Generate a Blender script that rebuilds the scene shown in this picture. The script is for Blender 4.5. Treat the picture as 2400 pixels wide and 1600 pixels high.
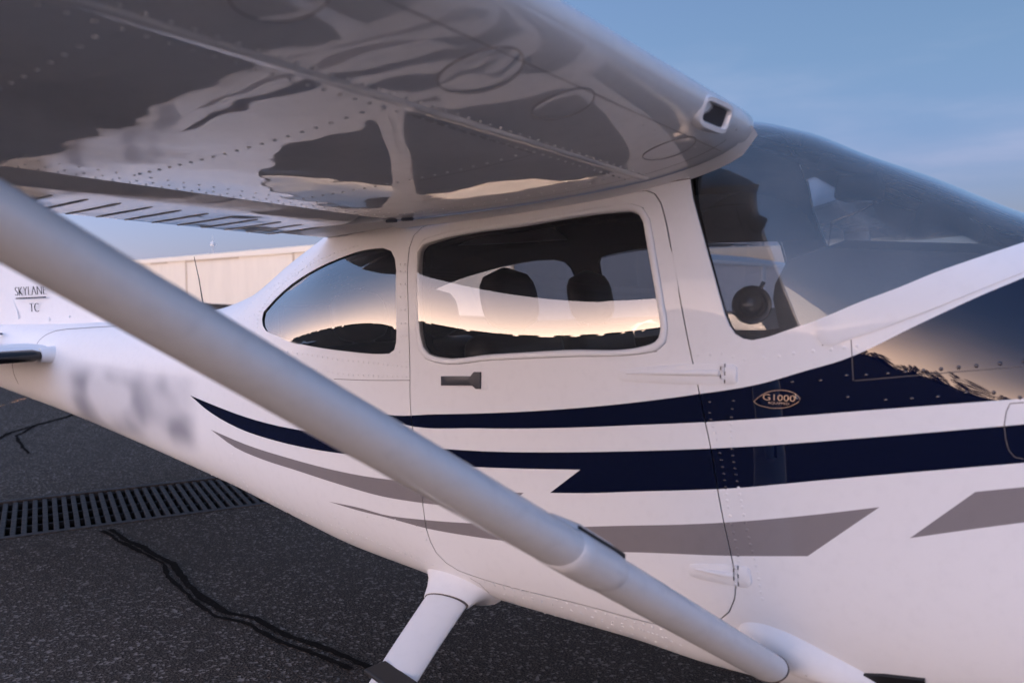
import bpy, bmesh, math, random
import numpy as np
from mathutils import Vector, Matrix
from mathutils.geometry import delaunay_2d_cdt
random.seed(7)
for o in list(bpy.data.objects): bpy.data.objects.remove(o)
SC = bpy.context.scene
COL = SC.collection
R = math.radians

# ------------------------------------------------------------------ camera
# metres; X points to the aeroplane's nose, Y away from the photographer, Z up
cam = bpy.data.objects.new('camera', bpy.data.cameras.new('camera'))
COL.objects.link(cam)
cam.location = (0, -2.38, 1.6)
cam.rotation_euler = (R(90 - 3.9), 0, R(35.3))
cam.data.sensor_width = 36; cam.data.sensor_fit = 'HORIZONTAL'; cam.data.lens = 28.5
cam.data.clip_start = .05; cam.data.clip_end = 6000
cam.data.dof.use_dof = True; cam.data.dof.focus_distance = 2.9; cam.data.dof.aperture_fstop = 3.2
SC.camera = cam

# ------------------------------------------------------------------ sky: just after sunset, glow behind the photographer
SUN_AZ = (-.12, -.993)                    # horizontal direction towards the sunset
SUN_EL = 5.0
w = bpy.data.worlds.new('World'); SC.world = w; w.use_nodes = True
nt = w.node_tree; nt.nodes.clear()
N = nt.nodes.new; L = nt.links.new
sky = N('ShaderNodeTexSky'); sky.sky_type = 'NISHITA'; sky.sun_disc = False
sky.sun_elevation = R(SUN_EL); sky.sun_rotation = math.atan2(SUN_AZ[0], SUN_AZ[1])
sky.altitude = 200; sky.air_density = 1.0; sky.dust_density = .7; sky.ozone_density = 1.9
tc = N('ShaderNodeTexCoord'); mp = N('ShaderNodeMapping'); mp.inputs['Scale'].default_value = (1.2, 1.2, 5.5)
L(tc.outputs['Generated'], mp.inputs['Vector'])
nz = N('ShaderNodeTexNoise'); nz.inputs['Scale'].default_value = 2.1; nz.inputs['Detail'].default_value = 6; nz.inputs['Roughness'].default_value = .55
L(mp.outputs['Vector'], nz.inputs['Vector'])
cr = N('ShaderNodeMapRange'); cr.inputs['From Min'].default_value = .42; cr.inputs['From Max'].default_value = .80
cr.inputs['To Max'].default_value = .75; cr.interpolation_type = 'SMOOTHSTEP'
L(nz.outputs['Fac'], cr.inputs['Value'])
tint = N('ShaderNodeMix'); tint.data_type = 'RGBA'; tint.blend_type = 'MULTIPLY'; tint.inputs['Factor'].default_value = 1
tint.inputs['B'].default_value = (1.85, 1.36, 1.18, 1)       # thin cloud takes a rosier share of the same light
L(sky.outputs['Color'], tint.inputs['A'])
mx = N('ShaderNodeMix'); mx.data_type = 'RGBA'
L(cr.outputs['Result'], mx.inputs['Factor']); L(sky.outputs['Color'], mx.inputs['A']); L(tint.outputs['Result'], mx.inputs['B'])
# tint low round the whole horizon: less red and green, more blue
sx = N('ShaderNodeSeparateXYZ'); L(tc.outputs['Generated'], sx.inputs[0])
hb = N('ShaderNodeMapRange'); hb.interpolation_type = 'SMOOTHSTEP'; hb.inputs['From Min'].default_value = .0; hb.inputs['From Max'].default_value = .30
hb.inputs['To Min'].default_value = 1; hb.inputs['To Max'].default_value = 0; L(sx.outputs['Z'], hb.inputs['Value'])
rb = N('ShaderNodeMix'); rb.data_type = 'RGBA'; rb.blend_type = 'MULTIPLY'; rb.inputs['B'].default_value = (.68, .64, 1.08, 1)
L(hb.outputs['Result'], rb.inputs['Factor']); L(mx.outputs['Result'], rb.inputs['A'])
# sky light added to lift the scene, strongest at the sunset, nothing opposite
sd = Vector((SUN_AZ[0], SUN_AZ[1], math.tan(R(SUN_EL)))).normalized()
nv_ = N('ShaderNodeVectorMath'); nv_.operation = 'NORMALIZE'; L(tc.outputs['Generated'], nv_.inputs[0])
dt = N('ShaderNodeVectorMath'); dt.operation = 'DOT_PRODUCT'; dt.inputs[1].default_value = sd; L(nv_.outputs['Vector'], dt.inputs[0])
ma = N('ShaderNodeMath'); ma.operation = 'MULTIPLY_ADD'; ma.inputs[1].default_value = .5; ma.inputs[2].default_value = .5; L(dt.outputs['Value'], ma.inputs[0])
def mth(op, a_, b_):
    k = N('ShaderNodeMath'); k.operation = op
    for i, v in enumerate((a_, b_)):
        if isinstance(v, (int, float)): k.inputs[i].default_value = v
        else: L(v, k.inputs[i])
    return k.outputs[0]
def scl(col, f):
    k = N('ShaderNodeVectorMath'); k.operation = 'SCALE'; k.inputs[0].default_value = col; L(f, k.inputs['Scale']); return k.outputs['Vector']
low = mth('EXPONENT', mth('MULTIPLY', sx.outputs['Z'], -1 / .082), 0)          # hugs the horizon
glow = scl((9.6, 6.5, 4.6), mth('MULTIPLY', mth('POWER', ma.outputs[0], 4.0), mth('MULTIPLY', low, 7.2)))
sky_fill = scl((2.0, 3.0, 5.5), mth('POWER', ma.outputs[0], .9))  # bluish fill added to the sky, not a seen cloud
vs = N('ShaderNodeVectorMath'); vs.operation = 'ADD'; L(glow, vs.inputs[0]); L(sky_fill, vs.inputs[1])
ns = N('ShaderNodeVectorMath'); ns.operation = 'MULTIPLY'; ns.inputs[1].default_value = (.62, .61, .74); L(rb.outputs['Result'], ns.inputs[0])
ad = N('ShaderNodeVectorMath'); ad.operation = 'ADD'; L(vs.outputs['Vector'], ad.inputs[0]); L(ns.outputs['Vector'], ad.inputs[1])
bg = N('ShaderNodeBackground'); bg.inputs['Strength'].default_value = .08
out = N('ShaderNodeOutputWorld')
L(ad.outputs['Vector'], bg.inputs['Color']); L(bg.outputs['Background'], out.inputs['Surface'])

sl = bpy.data.lights.new('sun', 'SUN'); sl.energy = .11; sl.angle = R(24); sl.color = (1, .74, .55)
so = bpy.data.objects.new('sun', sl); COL.objects.link(so)
so.rotation_euler = Vector((-SUN_AZ[0], -SUN_AZ[1], -math.tan(R(SUN_EL + 4)))).to_track_quat('-Z', 'Y').to_euler()
so.location = (-20, -25, 12)
so['kind'] = 'structure'

SC.view_settings.view_transform = 'Standard'; SC.view_settings.look = 'None'
SC.view_settings.exposure = 1.42; SC.view_settings.gamma = 1
SC.cycles.use_denoising = True
SC.cycles.max_bounces = 10; SC.cycles.glossy_bounces = 5; SC.cycles.transparent_max_bounces = 16
SC.cycles.caustics_reflective = False; SC.cycles.caustics_refractive = False
SC.cycles.sample_clamp_indirect = 8

# ------------------------------------------------------------------ materials
def pbsdf(name, col, rough=.5, metal=0, coat=0, coat_rough=.03, spec=.5):
    m = bpy.data.materials.new(name); m.use_nodes = True
    b = m.node_tree.nodes['Principled BSDF']
    b.inputs['Base Color'].default_value = (*col, 1); b.inputs['Roughness'].default_value = rough
    b.inputs['Metallic'].default_value = metal; b.inputs['Coat Weight'].default_value = coat
    b.inputs['Coat Roughness'].default_value = coat_rough; b.inputs['Specular IOR Level'].default_value = spec
    return m, b, m.node_tree
def noise(t, scale, detail=3, rough=.5, coord='Object', vscale=None):
    c = t.nodes.new('ShaderNodeTexCoord'); n = t.nodes.new('ShaderNodeTexNoise')
    n.inputs['Scale'].default_value = scale; n.inputs['Detail'].default_value = detail; n.inputs['Roughness'].default_value = rough
    if vscale:
        p = t.nodes.new('ShaderNodeMapping'); p.inputs['Scale'].default_value = vscale
        t.links.new(c.outputs[coord], p.inputs['Vector']); t.links.new(p.outputs['Vector'], n.inputs['Vector'])
    else: t.links.new(c.outputs[coord], n.inputs['Vector'])
    return n
def ramp(t, src, a, b, lo=0, hi=1):
    r = t.nodes.new('ShaderNodeMapRange'); r.interpolation_type = 'SMOOTHSTEP'
    for k, v in (('From Min', a), ('From Max', b), ('To Min', lo), ('To Max', hi)): r.inputs[k].default_value = v
    t.links.new(src, r.inputs['Value']); return r.outputs['Result']
def mixc(t, fac, a, b):
    m = t.nodes.new('ShaderNodeMix'); m.data_type = 'RGBA'
    if isinstance(fac, (int, float)): m.inputs['Factor'].default_value = fac
    else: t.links.new(fac, m.inputs['Factor'])
    for k, v in (('A', a), ('B', b)):
        if isinstance(v, tuple): m.inputs[k].default_value = (*v, 1)
        else: t.links.new(v, m.inputs[k])
    return m.outputs['Result']
def bump(t, b, h, strength, dist, coat=False):
    n = t.nodes.new('ShaderNodeBump'); n.inputs['Strength'].default_value = strength; n.inputs['Distance'].default_value = dist
    t.links.new(h, n.inputs['Height']); t.links.new(n.outputs['Normal'], b.inputs['Normal'])
    if coat: t.links.new(n.outputs['Normal'], b.inputs['Coat Normal'])
def paint(name, col, wav=.0035, dirt=.12, rough=.34, coat=1.0, patch=False):
    m, b, t = pbsdf(name, col, rough, 0, coat, .025, spec=.0)
    n1 = noise(t, 3.2, 2); n2 = noise(t, 34, 4, .6)
    c = mixc(t, ramp(t, n2.outputs['Fac'], .45, .8, 0, dirt), col, tuple(x * .72 for x in col))
    if patch:                            # smeared grey marking on the rear fuselage sides, soft edged
        tc = t.nodes.new('ShaderNodeTexCoord'); sx = t.nodes.new('ShaderNodeSeparateXYZ'); t.links.new(tc.outputs['Object'], sx.inputs[0])
        def mth(op, a, b2):
            k = t.nodes.new('ShaderNodeMath'); k.operation = op
            for i, v in enumerate((a, b2)):
                if isinstance(v, (int, float)): k.inputs[i].default_value = v
                else: t.links.new(v, k.inputs[i])
            return k.outputs[0]
        X, Z = sx.outputs['X'], sx.outputs['Z']
        zz = mth('ADD', Z, mth('MULTIPLY', X, -.055))       # marking rises with the tail cone
        f = mth('MULTIPLY', ramp(t, X, -4.75, -4.2), ramp(t, X, -2.98, -3.14))
        f = mth('MULTIPLY', f, mth('MULTIPLY', ramp(t, zz, 1.02, 1.16), ramp(t, zz, 1.46, 1.33)))
        nn = noise(t, 3.4, .8, .4, vscale=(1.0, .2, 1.5))
        f = mth('MULTIPLY', f, ramp(t, nn.outputs['Fac'], .32, .68, .30, 1.0))
        c = mixc(t, f, c, (.30, .30, .335))
    t.links.new(c, b.inputs['Base Color'])
    bump(t, b, n1.outputs['Fac'], .9, wav, True)
    return m
M = {}
M['white'] = paint('white_paint', (.78, .775, .78), patch=True, coat=.22)
M['wingwhite'] = paint('wing_paint', (.76, .755, .755), wav=.0065, dirt=.2)
M['strut'] = paint('strut_paint', (.66, .655, .66), wav=.003, dirt=.25, coat=.6)
M['joint'] = pbsdf('joint_grey', (.30, .28, .28), .6)[0]
M['bronze'] = pbsdf('worn_bronze', (.36, .28, .22), .32, 1)[0]
M['navy'] = paint('navy_paint', (.0016, .0042, .021), wav=.0035, dirt=0)
M['grey'] = paint('grey_paint', (.235, .215, .22), wav=.003, dirt=.15)
M['seam'] = pbsdf('seam_dark', (.10, .085, .08), .7)[0]  # dark colour of joints, gaps and seals
M['black'] = pbsdf('black_rubber', (.012, .012, .013), .55)[0]
M['boot'] = pbsdf('black_boot', (.008, .008, .009), .25)[0]
M['plastic'] = pbsdf('black_plastic', (.010, .010, .011), .22)[0]
M['slate'] = pbsdf('slate_handle', (.022, .025, .036), .35)[0]
M['steel'] = pbsdf('dark_steel', (.16, .17, .20), .35, .9)[0]
M['chrome'] = pbsdf('chrome', (.85, .80, .76), .28, 1)[0]
def cloth(name, col, sc=60, rough=.7):
    m, b, t = pbsdf(name, col, rough)
    n = noise(t, sc, 4, .6); t.links.new(mixc(t, ramp(t, n.outputs['Fac'], .3, .7), col, tuple(c * .6 for c in col)), b.inputs['Base Color'])
    bump(t, b, n.outputs['Fac'], .3, .004); return m
M['leather'] = cloth('brown_leather', (.018, .012, .009), 40, .45)
M['liner'] = cloth('cabin_liner', (.034, .025, .020), 30, .8)
M['head'] = cloth('headliner_fabric', (.032, .025, .021), 90, .9)
M['panel'] = cloth('glareshield_vinyl', (.016, .016, .017), 80, .7)
def glass(name, tint, gain=1.7, tr=.0):
    m = bpy.data.materials.new(name); m.use_nodes = True; t = m.node_tree; t.nodes.clear()
    n = t.nodes.new
    f = n('ShaderNodeFresnel'); f.inputs['IOR'].default_value = 1.5
    g = n('ShaderNodeMath'); g.operation = 'MULTIPLY'; g.inputs[1].default_value = gain; g.use_clamp = True
    t.links.new(f.outputs[0], g.inputs[0])
    a = n('ShaderNodeBsdfTransparent'); a.inputs['Color'].default_value = (*tint, 1)
    b = n('ShaderNodeBsdfGlossy'); b.inputs['Roughness'].default_value = tr; b.inputs['Color'].default_value = (1, 1, 1, 1)
    x = n('ShaderNodeMixShader'); o = n('ShaderNodeOutputMaterial')
    t.links.new(g.outputs[0], x.inputs[0]); t.links.new(a.outputs[0], x.inputs[1]); t.links.new(b.outputs[0], x.inputs[2])
    t.links.new(x.outputs[0], o.inputs['Surface'])
    return m
M['glass'] = glass('window_acrylic', (.68, .69, .70), 2.6)
M['ws'] = glass('windshield_acrylic', (.72, .76, .80), 2.7, .01)
def haze_on(m, f):                       # thin dust film, made paler to stand for sky reflected in the acrylic
    t = m.node_tree; o = [n for n in t.nodes if n.type == 'OUTPUT_MATERIAL'][0]; src = o.inputs['Surface'].links[0].from_socket
    d = t.nodes.new('ShaderNodeBsdfDiffuse'); d.inputs['Color'].default_value = (.8, .8, .8, 1); x = t.nodes.new('ShaderNodeMixShader')
    n = noise(t, 5, 4, .6); t.links.new(ramp(t, n.outputs['Fac'], .3, .75, f * .5, f * 1.4), x.inputs[0])
    t.links.new(src, x.inputs[1]); t.links.new(d.outputs[0], x.inputs[2]); t.links.new(x.outputs[0], o.inputs['Surface'])
haze_on(M['ws'], .055); haze_on(M['glass'], .008)
M['smoke'] = glass('smoked_visor', (.25, .26, .28), 1.2, .15)

# ------------------------------------------------------------------ mesh helpers
class MB:
    def __init__(s): s.v = []; s.f = []; s.m = []; s.n = []
    def add(s, v, f, m=0, n=None):
        b = len(s.v); s.v += [tuple(map(float, p)) for p in v]
        s.n += [None] * len(v) if n is None else [tuple(map(float, q)) for q in n]
        s.f += [tuple(b + i for i in q) for q in f]
        s.m += [m] * len(f) if isinstance(m, int) else list(m)
        return s
    def grid(s, P, m=0, closed=False, flip=False, cap0=False, cap1=False):
        P = np.asarray(P); a, b = P.shape[:2]; f = []
        for i in range(a - 1):
            for j in range(b if closed else b - 1):
                q = (i*b+j, i*b+(j+1) % b, (i+1)*b+(j+1) % b, (i+1)*b+j); f.append(q[::-1] if flip else q)
        if cap0: f.append(tuple(range(b)) if flip else tuple(range(b))[::-1])
        if cap1: f.append(tuple((a-1)*b+k for k in range(b))[::-1] if flip else tuple((a-1)*b+k for k in range(b)))
        return s.add(P.reshape(-1, 3), f, m)
    def box(s, lo, hi, m=0, T=None):
        v = [(x, y, z) for x in (lo[0], hi[0]) for y in (lo[1], hi[1]) for z in (lo[2], hi[2])]
        if T is not None: v = [tuple(T @ Vector(p)) for p in v]
        return s.add(v, [(0, 1, 3, 2), (4, 6, 7, 5), (0, 4, 5, 1), (2, 3, 7, 6), (0, 2, 6, 4), (1, 5, 7, 3)], m)
    def tube(s, pts, r, n=10, m=0, caps=True, ax=None, r2=None):
        """tube through pts; r scalar or list; optional elliptical section r2 across and ax giving the first axis"""
        pts = [Vector(p) for p in pts]; rows = []
        rr = r if isinstance(r, (list, tuple)) else [r] * len(pts)
        r2s = rr if r2 is None else (r2 if isinstance(r2, (list, tuple)) else [r2] * len(pts))
        for i, p in enumerate(pts):
            d = (pts[min(i+1, len(pts)-1)] - pts[max(i-1, 0)]).normalized()
            u = Vector(ax) if ax is not None else (Vector((0, 0, 1)) if abs(d.z) < .9 else Vector((1, 0, 0)))
            u = (u - d * u.dot(d)).normalized(); w_ = d.cross(u)
            rows.append([p + u * (rr[i] * math.cos(2*math.pi*k/n)) + w_ * (r2s[i] * math.sin(2*math.pi*k/n)) for k in range(n)])
        return s.grid([[tuple(q) for q in r_] for r_ in rows], m, True, False, caps, caps)
    def build(s, name, mats, parent=None, smooth=True, angle=40, bevel=0, seg=2, subsurf=0):
        me = bpy.data.meshes.new(name); me.from_pydata(s.v, [], s.f)
        for m in (mats if isinstance(mats, (list, tuple)) else [mats]): me.materials.append(M[m] if isinstance(m, str) else m)
        me.polygons.foreach_set('material_index', s.m)
        me.polygons.foreach_set('use_smooth', [smooth] * len(s.f))
        have = any(q is not None for q in s.n)
        if smooth and not have: me.set_sharp_from_angle(angle=R(angle))
        me.update()
        if have:
            vn = [tuple(v.normal) for v in me.vertices]
            me.normals_split_custom_set_from_vertices([q if q is not None else vn[i] for i, q in enumerate(s.n)])
        o = bpy.data.objects.new(name, me); COL.objects.link(o)
        if parent: o.parent = parent
        if bevel:
            b = o.modifiers.new('bevel', 'BEVEL'); b.width = bevel; b.segments = seg; b.limit_method = 'ANGLE'
        if subsurf:
            b = o.modifiers.new('sub', 'SUBSURF'); b.levels = subsurf; b.render_levels = subsurf
        return o
def tag(o, label=None, cat=None, group=None, kind=None):
    for k, v in (('label', label), ('category', cat), ('group', group), ('kind', kind)):
        if v: o[k] = v
    return o
def empty(name, loc=(0, 0, 0), parent=None):
    e = bpy.data.objects.new(name, None); e.empty_display_size = .3; e.location = loc; COL.objects.link(e)
    if parent: e.parent = parent
    return e

# ------------------------------------------------------------------ ground
def asphalt():
    m, b, t = pbsdf('asphalt', (.05, .05, .05), .9, spec=.08)
    ag = t.nodes.new('ShaderNodeTexVoronoi'); ag.inputs['Scale'].default_value = 78
    c = t.nodes.new('ShaderNodeTexCoord'); t.links.new(c.outputs['Object'], ag.inputs['Vector'])
    sp = noise(t, 120, 4, .8); big = noise(t, .55, 4, .6); mid = noise(t, 9, 4, .6)
    col = mixc(t, ramp(t, sp.outputs['Fac'], .42, .68), (.022, .0155, .011), (.205, .155, .122))
    sep = t.nodes.new('ShaderNodeSeparateColor'); t.links.new(ag.outputs['Color'], sep.inputs[0])
    col = mixc(t, ramp(t, sep.outputs[0], .80, .97, 0, .9), col, (.30, .24, .20))
    col = mixc(t, ramp(t, mid.outputs['Fac'], .35, .75, 0, .40), col, (.034, .025, .019))
    col = mixc(t, ramp(t, big.outputs['Fac'], .35, .7, 0, .45), col, (.068, .052, .041))
    t.links.new(col, b.inputs['Base Color'])
    bump(t, b, ag.outputs['Distance'], .7, .006)
    return m
M['asphalt'] = asphalt()
def tar():
    m, b, t = pbsdf('crack_tar', (.010, .0095, .010), 1.0, spec=.0)
    n = noise(t, 60, 4, .6); t.links.new(mixc(t, ramp(t, n.outputs['Fac'], .5, .8), (.020, .016, .0135), (.050, .040, .034)), b.inputs['Base Color'])
    bump(t, b, n.outputs['Fac'], .5, .004); return m
M['tar'] = tar()
def iron():
    m, b, t = pbsdf('cast_iron', (.05, .045, .045), .7, 0, spec=.2)
    n = noise(t, 22, 5, .65); t.links.new(mixc(t, ramp(t, n.outputs['Fac'], .35, .72), (.026, .020, .017), (.075, .057, .048)), b.inputs['Base Color'])
    bump(t, b, n.outputs['Fac'], .35, .003); return m
M['iron'] = iron()
M['pit'] = pbsdf('drain_pit', (.006, .006, .006), .9)[0]
DU = Vector((.4135, .9105, 0)); DN = Vector((-.9105, .4135, 0)); DO = Vector((-5.60, -.115, 0)); DW = .965
def dp(s, n, z=0): p = DO + DU * s + DN * n; return (p.x, p.y, z)
S0, S1 = -2.4, 4.2
big = [(-1500, -1500), (1500, -1500), (1500, 1500), (-1500, 1500)]
hole = [dp(S0, -.05)[:2], dp(S1, -.05)[:2], dp(S1, DW + .05)[:2], dp(S0, DW + .05)[:2]]
vv, ee, ff, *_ = delaunay_2d_cdt([Vector(p) for p in big + hole], [(i, (i+1) % 4) for i in range(4)] + [(4+i, 4+(i+1) % 4) for i in range(4)], [], 0, 1e-6)
def inpoly(poly, X, Y):
    r = np.zeros(len(X), bool); P = np.asarray(poly); j = len(P) - 1
    for i in range(len(P)):
        c = (P[i, 1] > Y) != (P[j, 1] > Y)
        with np.errstate(divide='ignore', invalid='ignore'):
            xx = (P[j, 0]-P[i, 0]) * (Y-P[i, 1]) / (P[j, 1]-P[i, 1]) + P[i, 0]
        r ^= c & (X < xx); j = i
    return r
A = np.array([[vv[i][:] for i in f] for f in ff]).mean(1)
keep = ~inpoly(hole, A[:, 0], A[:, 1])
ground = MB().add([(p[0], p[1], 0) for p in vv], [f for f, k in zip(ff, keep) if k]).build('tarmac', 'asphalt', smooth=False)
tag(ground, 'dark grey asphalt apron', None, None, 'structure')
def seal(pts, wd, sd):
    rnd = random.Random(sd); P = []
    for a, b in zip(pts[:-1], pts[1:]):
        a, b = Vector(a), Vector(b); n = max(2, int((b-a).length / .04))
        P += [a.lerp(b, k / n) for k in range(n)]
    P.append(Vector(pts[-1])); v = []; off = 0; wv = wd
    for i, p in enumerate(P):
        d = (P[min(i+1, len(P)-1)] - P[max(i-1, 0)]).normalized(); n = Vector((-d.y, d.x))
        off += rnd.uniform(-.006, .006); off *= .92; wv += (wd - wv) * .3 + rnd.uniform(-.008, .008)
        for sgn in (-1, 1):
            q = p + n * (off + sgn * max(.008, wv / 2) + rnd.uniform(-.004, .004)); v.append((q.x, q.y, .004))
    return MB().add(v, [(2*i, 2*i+2, 2*i+3, 2*i+1) for i in range(len(P) - 1)]).build('crack_seal', 'tar', ground, smooth=False)
CR = [(-5.19, .35), (-4.58, .25), (-4.26, .21), (-3.96, .10), (-3.61, .006), (-3.36, -.04), (-3.21, .0), (-2.94, -.04), (-2.72, -.03), (-2.43, -.05), (-1.9, -.12), (-1.2, -.10), (-.2, -.3), (1.5, -.2)]
seal([(x, y + .025) for x, y in CR], .034, 1); seal([(x - .02, y - .03) for x, y in CR[:10]], .024, 2)
seal([(-8.6, .6), (-9.27, 1.39), (-9.54, 1.6), (-9.87, 2.08), (-10.12, 2.48), (-10.4, 2.75), (-11, 4)], .06, 3)
seal([(-8.2, 1.2), (-9.3, 1.55), (-9.9, 2.1)], .035, 4)
seal([(.5, 3.0), (-2, 4.2), (-5, 4.4), (-8, 6)], .06, 5)

drain = empty('trench_drain', dp(.8, DW / 2))
tag(drain, 'long dark cast iron trench drain grating set in the asphalt under the tail', 'drain')
def dloc(o): o.parent = drain; o.matrix_parent_inverse = Matrix.Translation(-Vector(drain.location)); return o
pit = MB()
pit.add([dp(S0, -.05, -.5), dp(S1, -.05, -.5), dp(S1, DW+.05, -.5), dp(S0, DW+.05, -.5), dp(S0, -.05, .0), dp(S1, -.05, .0), dp(S1, DW+.05, .0), dp(S0, DW+.05, .0)],
        [(0, 1, 2, 3), (0, 4, 5, 1), (1, 5, 6, 2), (2, 6, 7, 3), (3, 7, 4, 0)])
dloc(pit.build('channel', 'pit', smooth=False))
ROT = Matrix(((DU.x, DN.x, 0, 0), (DU.y, DN.y, 0, 0), (0, 0, 1, 0), (0, 0, 0, 1)))
for n0, n1 in ((-.062, -.004), (DW + .004, DW + .062)):
    f = MB().box((S0 - .05, n0, -.10), (S1 + .05, n1, .007)).build('frame_rail', 'iron', smooth=False, bevel=.004)
    f.matrix_basis = Matrix.Translation(DO) @ ROT; dloc(f)
bar_me = None; k = 0; s = S0 + .02
while s < S1 - .02:
    if bar_me is None:
        b = MB().box((-.0155, 0, -.045), (.0155, DW, -.003)).build('grate_bar', 'iron', smooth=False, bevel=.003, seg=1); bar_me = b
    else: b = bar_me.copy(); COL.objects.link(b)
    b.matrix_basis = Matrix.Translation(DO + DU * s) @ ROT; dloc(b); s += .0625
for n in (.02, .25, .485, .72, .93):
    b = MB().box((S0 + .01, n - .006, -.046), (S1 - .01, n + .006, -.010)).build('cross_tie', 'iron', smooth=False)
    b.matrix_basis = Matrix.Translation(DO) @ ROT; dloc(b)

# ------------------------------------------------------------------ hangars and woodland
def metal_siding(name, col):
    m, b, t = pbsdf(name, col, .5, 0)
    n = noise(t, .8, 5, .6, vscale=(1, 1, .25)); n2 = noise(t, 7, 4, .6, vscale=(1, 1, .06))
    c = mixc(t, ramp(t, n.outputs['Fac'], .35, .75, 0, .28), col, tuple(x * .78 for x in col))
    c = mixc(t, ramp(t, n2.outputs['Fac'], .55, .8, 0, .22), c, tuple(x * .62 for x in col))
    t.links.new(c, b.inputs['Base Color']); return m
M['cream'] = metal_siding('cream_siding', (.90, .82, .69)); M['creamtrim'] = pbsdf('cream_trim', (.90, .82, .68), .5)[0]
M['tan'] = pbsdf('tan_flashing', (.50, .39, .27), .5)[0]
M['greymetal'] = metal_siding('grey_siding', (.60, .60, .63)); M['whitetrim'] = pbsdf('white_trim', (.80, .80, .80), .5)[0]
M['roofm'] = metal_siding('roof_metal', (.42, .42, .43))
def siding(mb, a, b, z0, z1, pitch, depth, nrm):
    """ribbed sheet from a to b (xy): real trapezoid ribs"""
    a = Vector((*a, 0)); b = Vector((*b, 0)); d = (b - a); Ln = d.length; d.normalize(); nrm = Vector((*nrm, 0))
    n = max(1, int(Ln / pitch)); P = []
    for i in range(n):
        for f, h in ((0, 0), (.62, 0), (.70, 1), (.90, 1), (.98, 0)):
            P.append(a + d * ((i + f) * Ln / n) + nrm * (h * depth))
    P.append(b); v = []
    for p in P: v += [(p.x, p.y, z0), (p.x, p.y, z1)]
    mb.add(v, [(2*i, 2*i+2, 2*i+3, 2*i+1) for i in range(len(P)-1)]); return mb
def strip(name, mat, a, b, z0, z1, th, nrm, parent):
    a = Vector((*a, 0)); b = Vector((*b, 0)); n = Vector((*nrm, 0)) * th
    v = []
    for p in (a, b):
        for q in (p, p + n):
            v += [(q.x, q.y, z0), (q.x, q.y, z1)]
    return MB().add(v, [(0, 1, 3, 2), (4, 6, 7, 5), (0, 4, 5, 1), (2, 3, 7, 6), (0, 2, 6, 4), (1, 5, 7, 3)]).build(name, mat, parent, smooth=False)
# long cream hangar, receding to the left
HD = Vector((.966, -.2585)); HNn = Vector((-.2585, -.966)); H0 = Vector((-60.9, 38.4))
def hp(s, n=0): p = H0 + HD * s + HNn * n; return (p.x, p.y)
h1 = empty('hangar', (*hp(0), 0)); tag(h1, 'long low cream metal hangar lit by the sunset, behind the tail', 'hangar')
def h1p(o): o.parent = h1; o.matrix_parent_inverse = Matrix.Translation(-Vector(h1.location)); return o
sA, sB, HH = -26, 41, 3.82
seg = [sA, -3.8, 18, 34, sB]
for i in range(len(seg)-1):
    mb = MB(); siding(mb, hp(seg[i] + .05), hp(seg[i+1] - .05), 0, HH, .155, .022, HNn)
    h1p(mb.build('wall_panel', 'cream', smooth=False))
for sx in seg: h1p(strip('corner_trim', 'tan', hp(sx - .08, -.01), hp(sx + .08, -.01), 0, HH + .0, .07, HNn, None))
h1p(strip('eave_fascia', 'creamtrim', hp(sA - .2, .0), hp(sB + .2, .0), HH + .002, HH + .40, .16, HNn, None))
h1p(strip('gutter', 'tan', hp(-3.5, .0), hp(8.3, .0), HH - .10, HH - .005, .10, HNn, None))
h1p(strip('gutter', 'tan', hp(-14, .0), hp(-9, .0), HH - .10, HH - .005, .10, HNn, None))
h1p(strip('base_band', 'pit', hp(sA, .03), hp(sB, .03), 0.002, .16, .05, HNn, None))
mb = MB(); r0 = [hp(sA, -.02), hp(sB, -.02), hp(sB, -12), hp(sA, -12)]
mb.add([(*r0[0], HH+.32), (*r0[1], HH+.32), (*r0[2], HH+.75), (*r0[3], HH+.75), (*r0[2], 0), (*r0[3], 0), (*r0[0], 0), (*r0[1], 0)], [(0, 1, 2, 3), (3, 2, 4, 5), (0, 3, 5, 6), (1, 7, 4, 2)])
h1p(mb.build('roof', 'roofm', smooth=False))
# small camera on a mast on its roof
cx, cy = hp(1.15, -.6)
mc = empty('roof_camera', (cx, cy, HH + .34)); tag(mc, 'small white security camera on a short mast on the cream hangar roof', 'camera')
MB().tube([(0, 0, 0), (0, 0, .85)], .035).build('mast', 'greymetal', mc)
MB().tube([(-.1, 0, .95), (.28, -.05, .90)], [.16, .15], 12).build('housing', 'whitetrim', mc)
MB().tube([(0, 0, 1.1), (0, 0, 1.65)], .016).build('rod', 'whitetrim', mc)
# grey hangar seen through the cabin windows
h2 = empty('hangar', (-19, 38, 0)); tag(h2, 'grey ribbed metal hangar with white eaves seen through the cabin windows', 'hangar')
def h2p(o): o.parent = h2; o.matrix_parent_inverse = Matrix.Translation((19, -38, 0)); return o
G = 3.0
for a, b, n in (((-31, 38), (-25, 38), (0, -1)), ((-25, 38), (-19, 38), (0, -1)), ((-19, 38), (-19, 52), (1, 0)), ((-19, 52), (-19, 70), (1, 0))):
    mb = MB(); siding(mb, a, b, 0, G, .36, .09, n); h2p(mb.build('wall_panel', 'greymetal', smooth=False))
h2p(strip('eave_fascia', 'whitetrim', (-31.2, 37.94), (-18.9, 37.94), G+.002, G+.22, .08, (0, -1), None))
h2p(strip('eave_fascia', 'whitetrim', (-18.94, 37.88), (-18.94, 70), G+.002, G+.22, .08, (1, 0), None))
h2p(strip('door_post', 'whitetrim', (-18.97, 55), (-18.97, 55.7), .0, G, .12, (1, 0), None))
h2p(strip('door_handle', 'black', (-22.95, 37.93), (-22.75, 37.93), 1.35, 1.75, .09, (0, -1), None))
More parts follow.
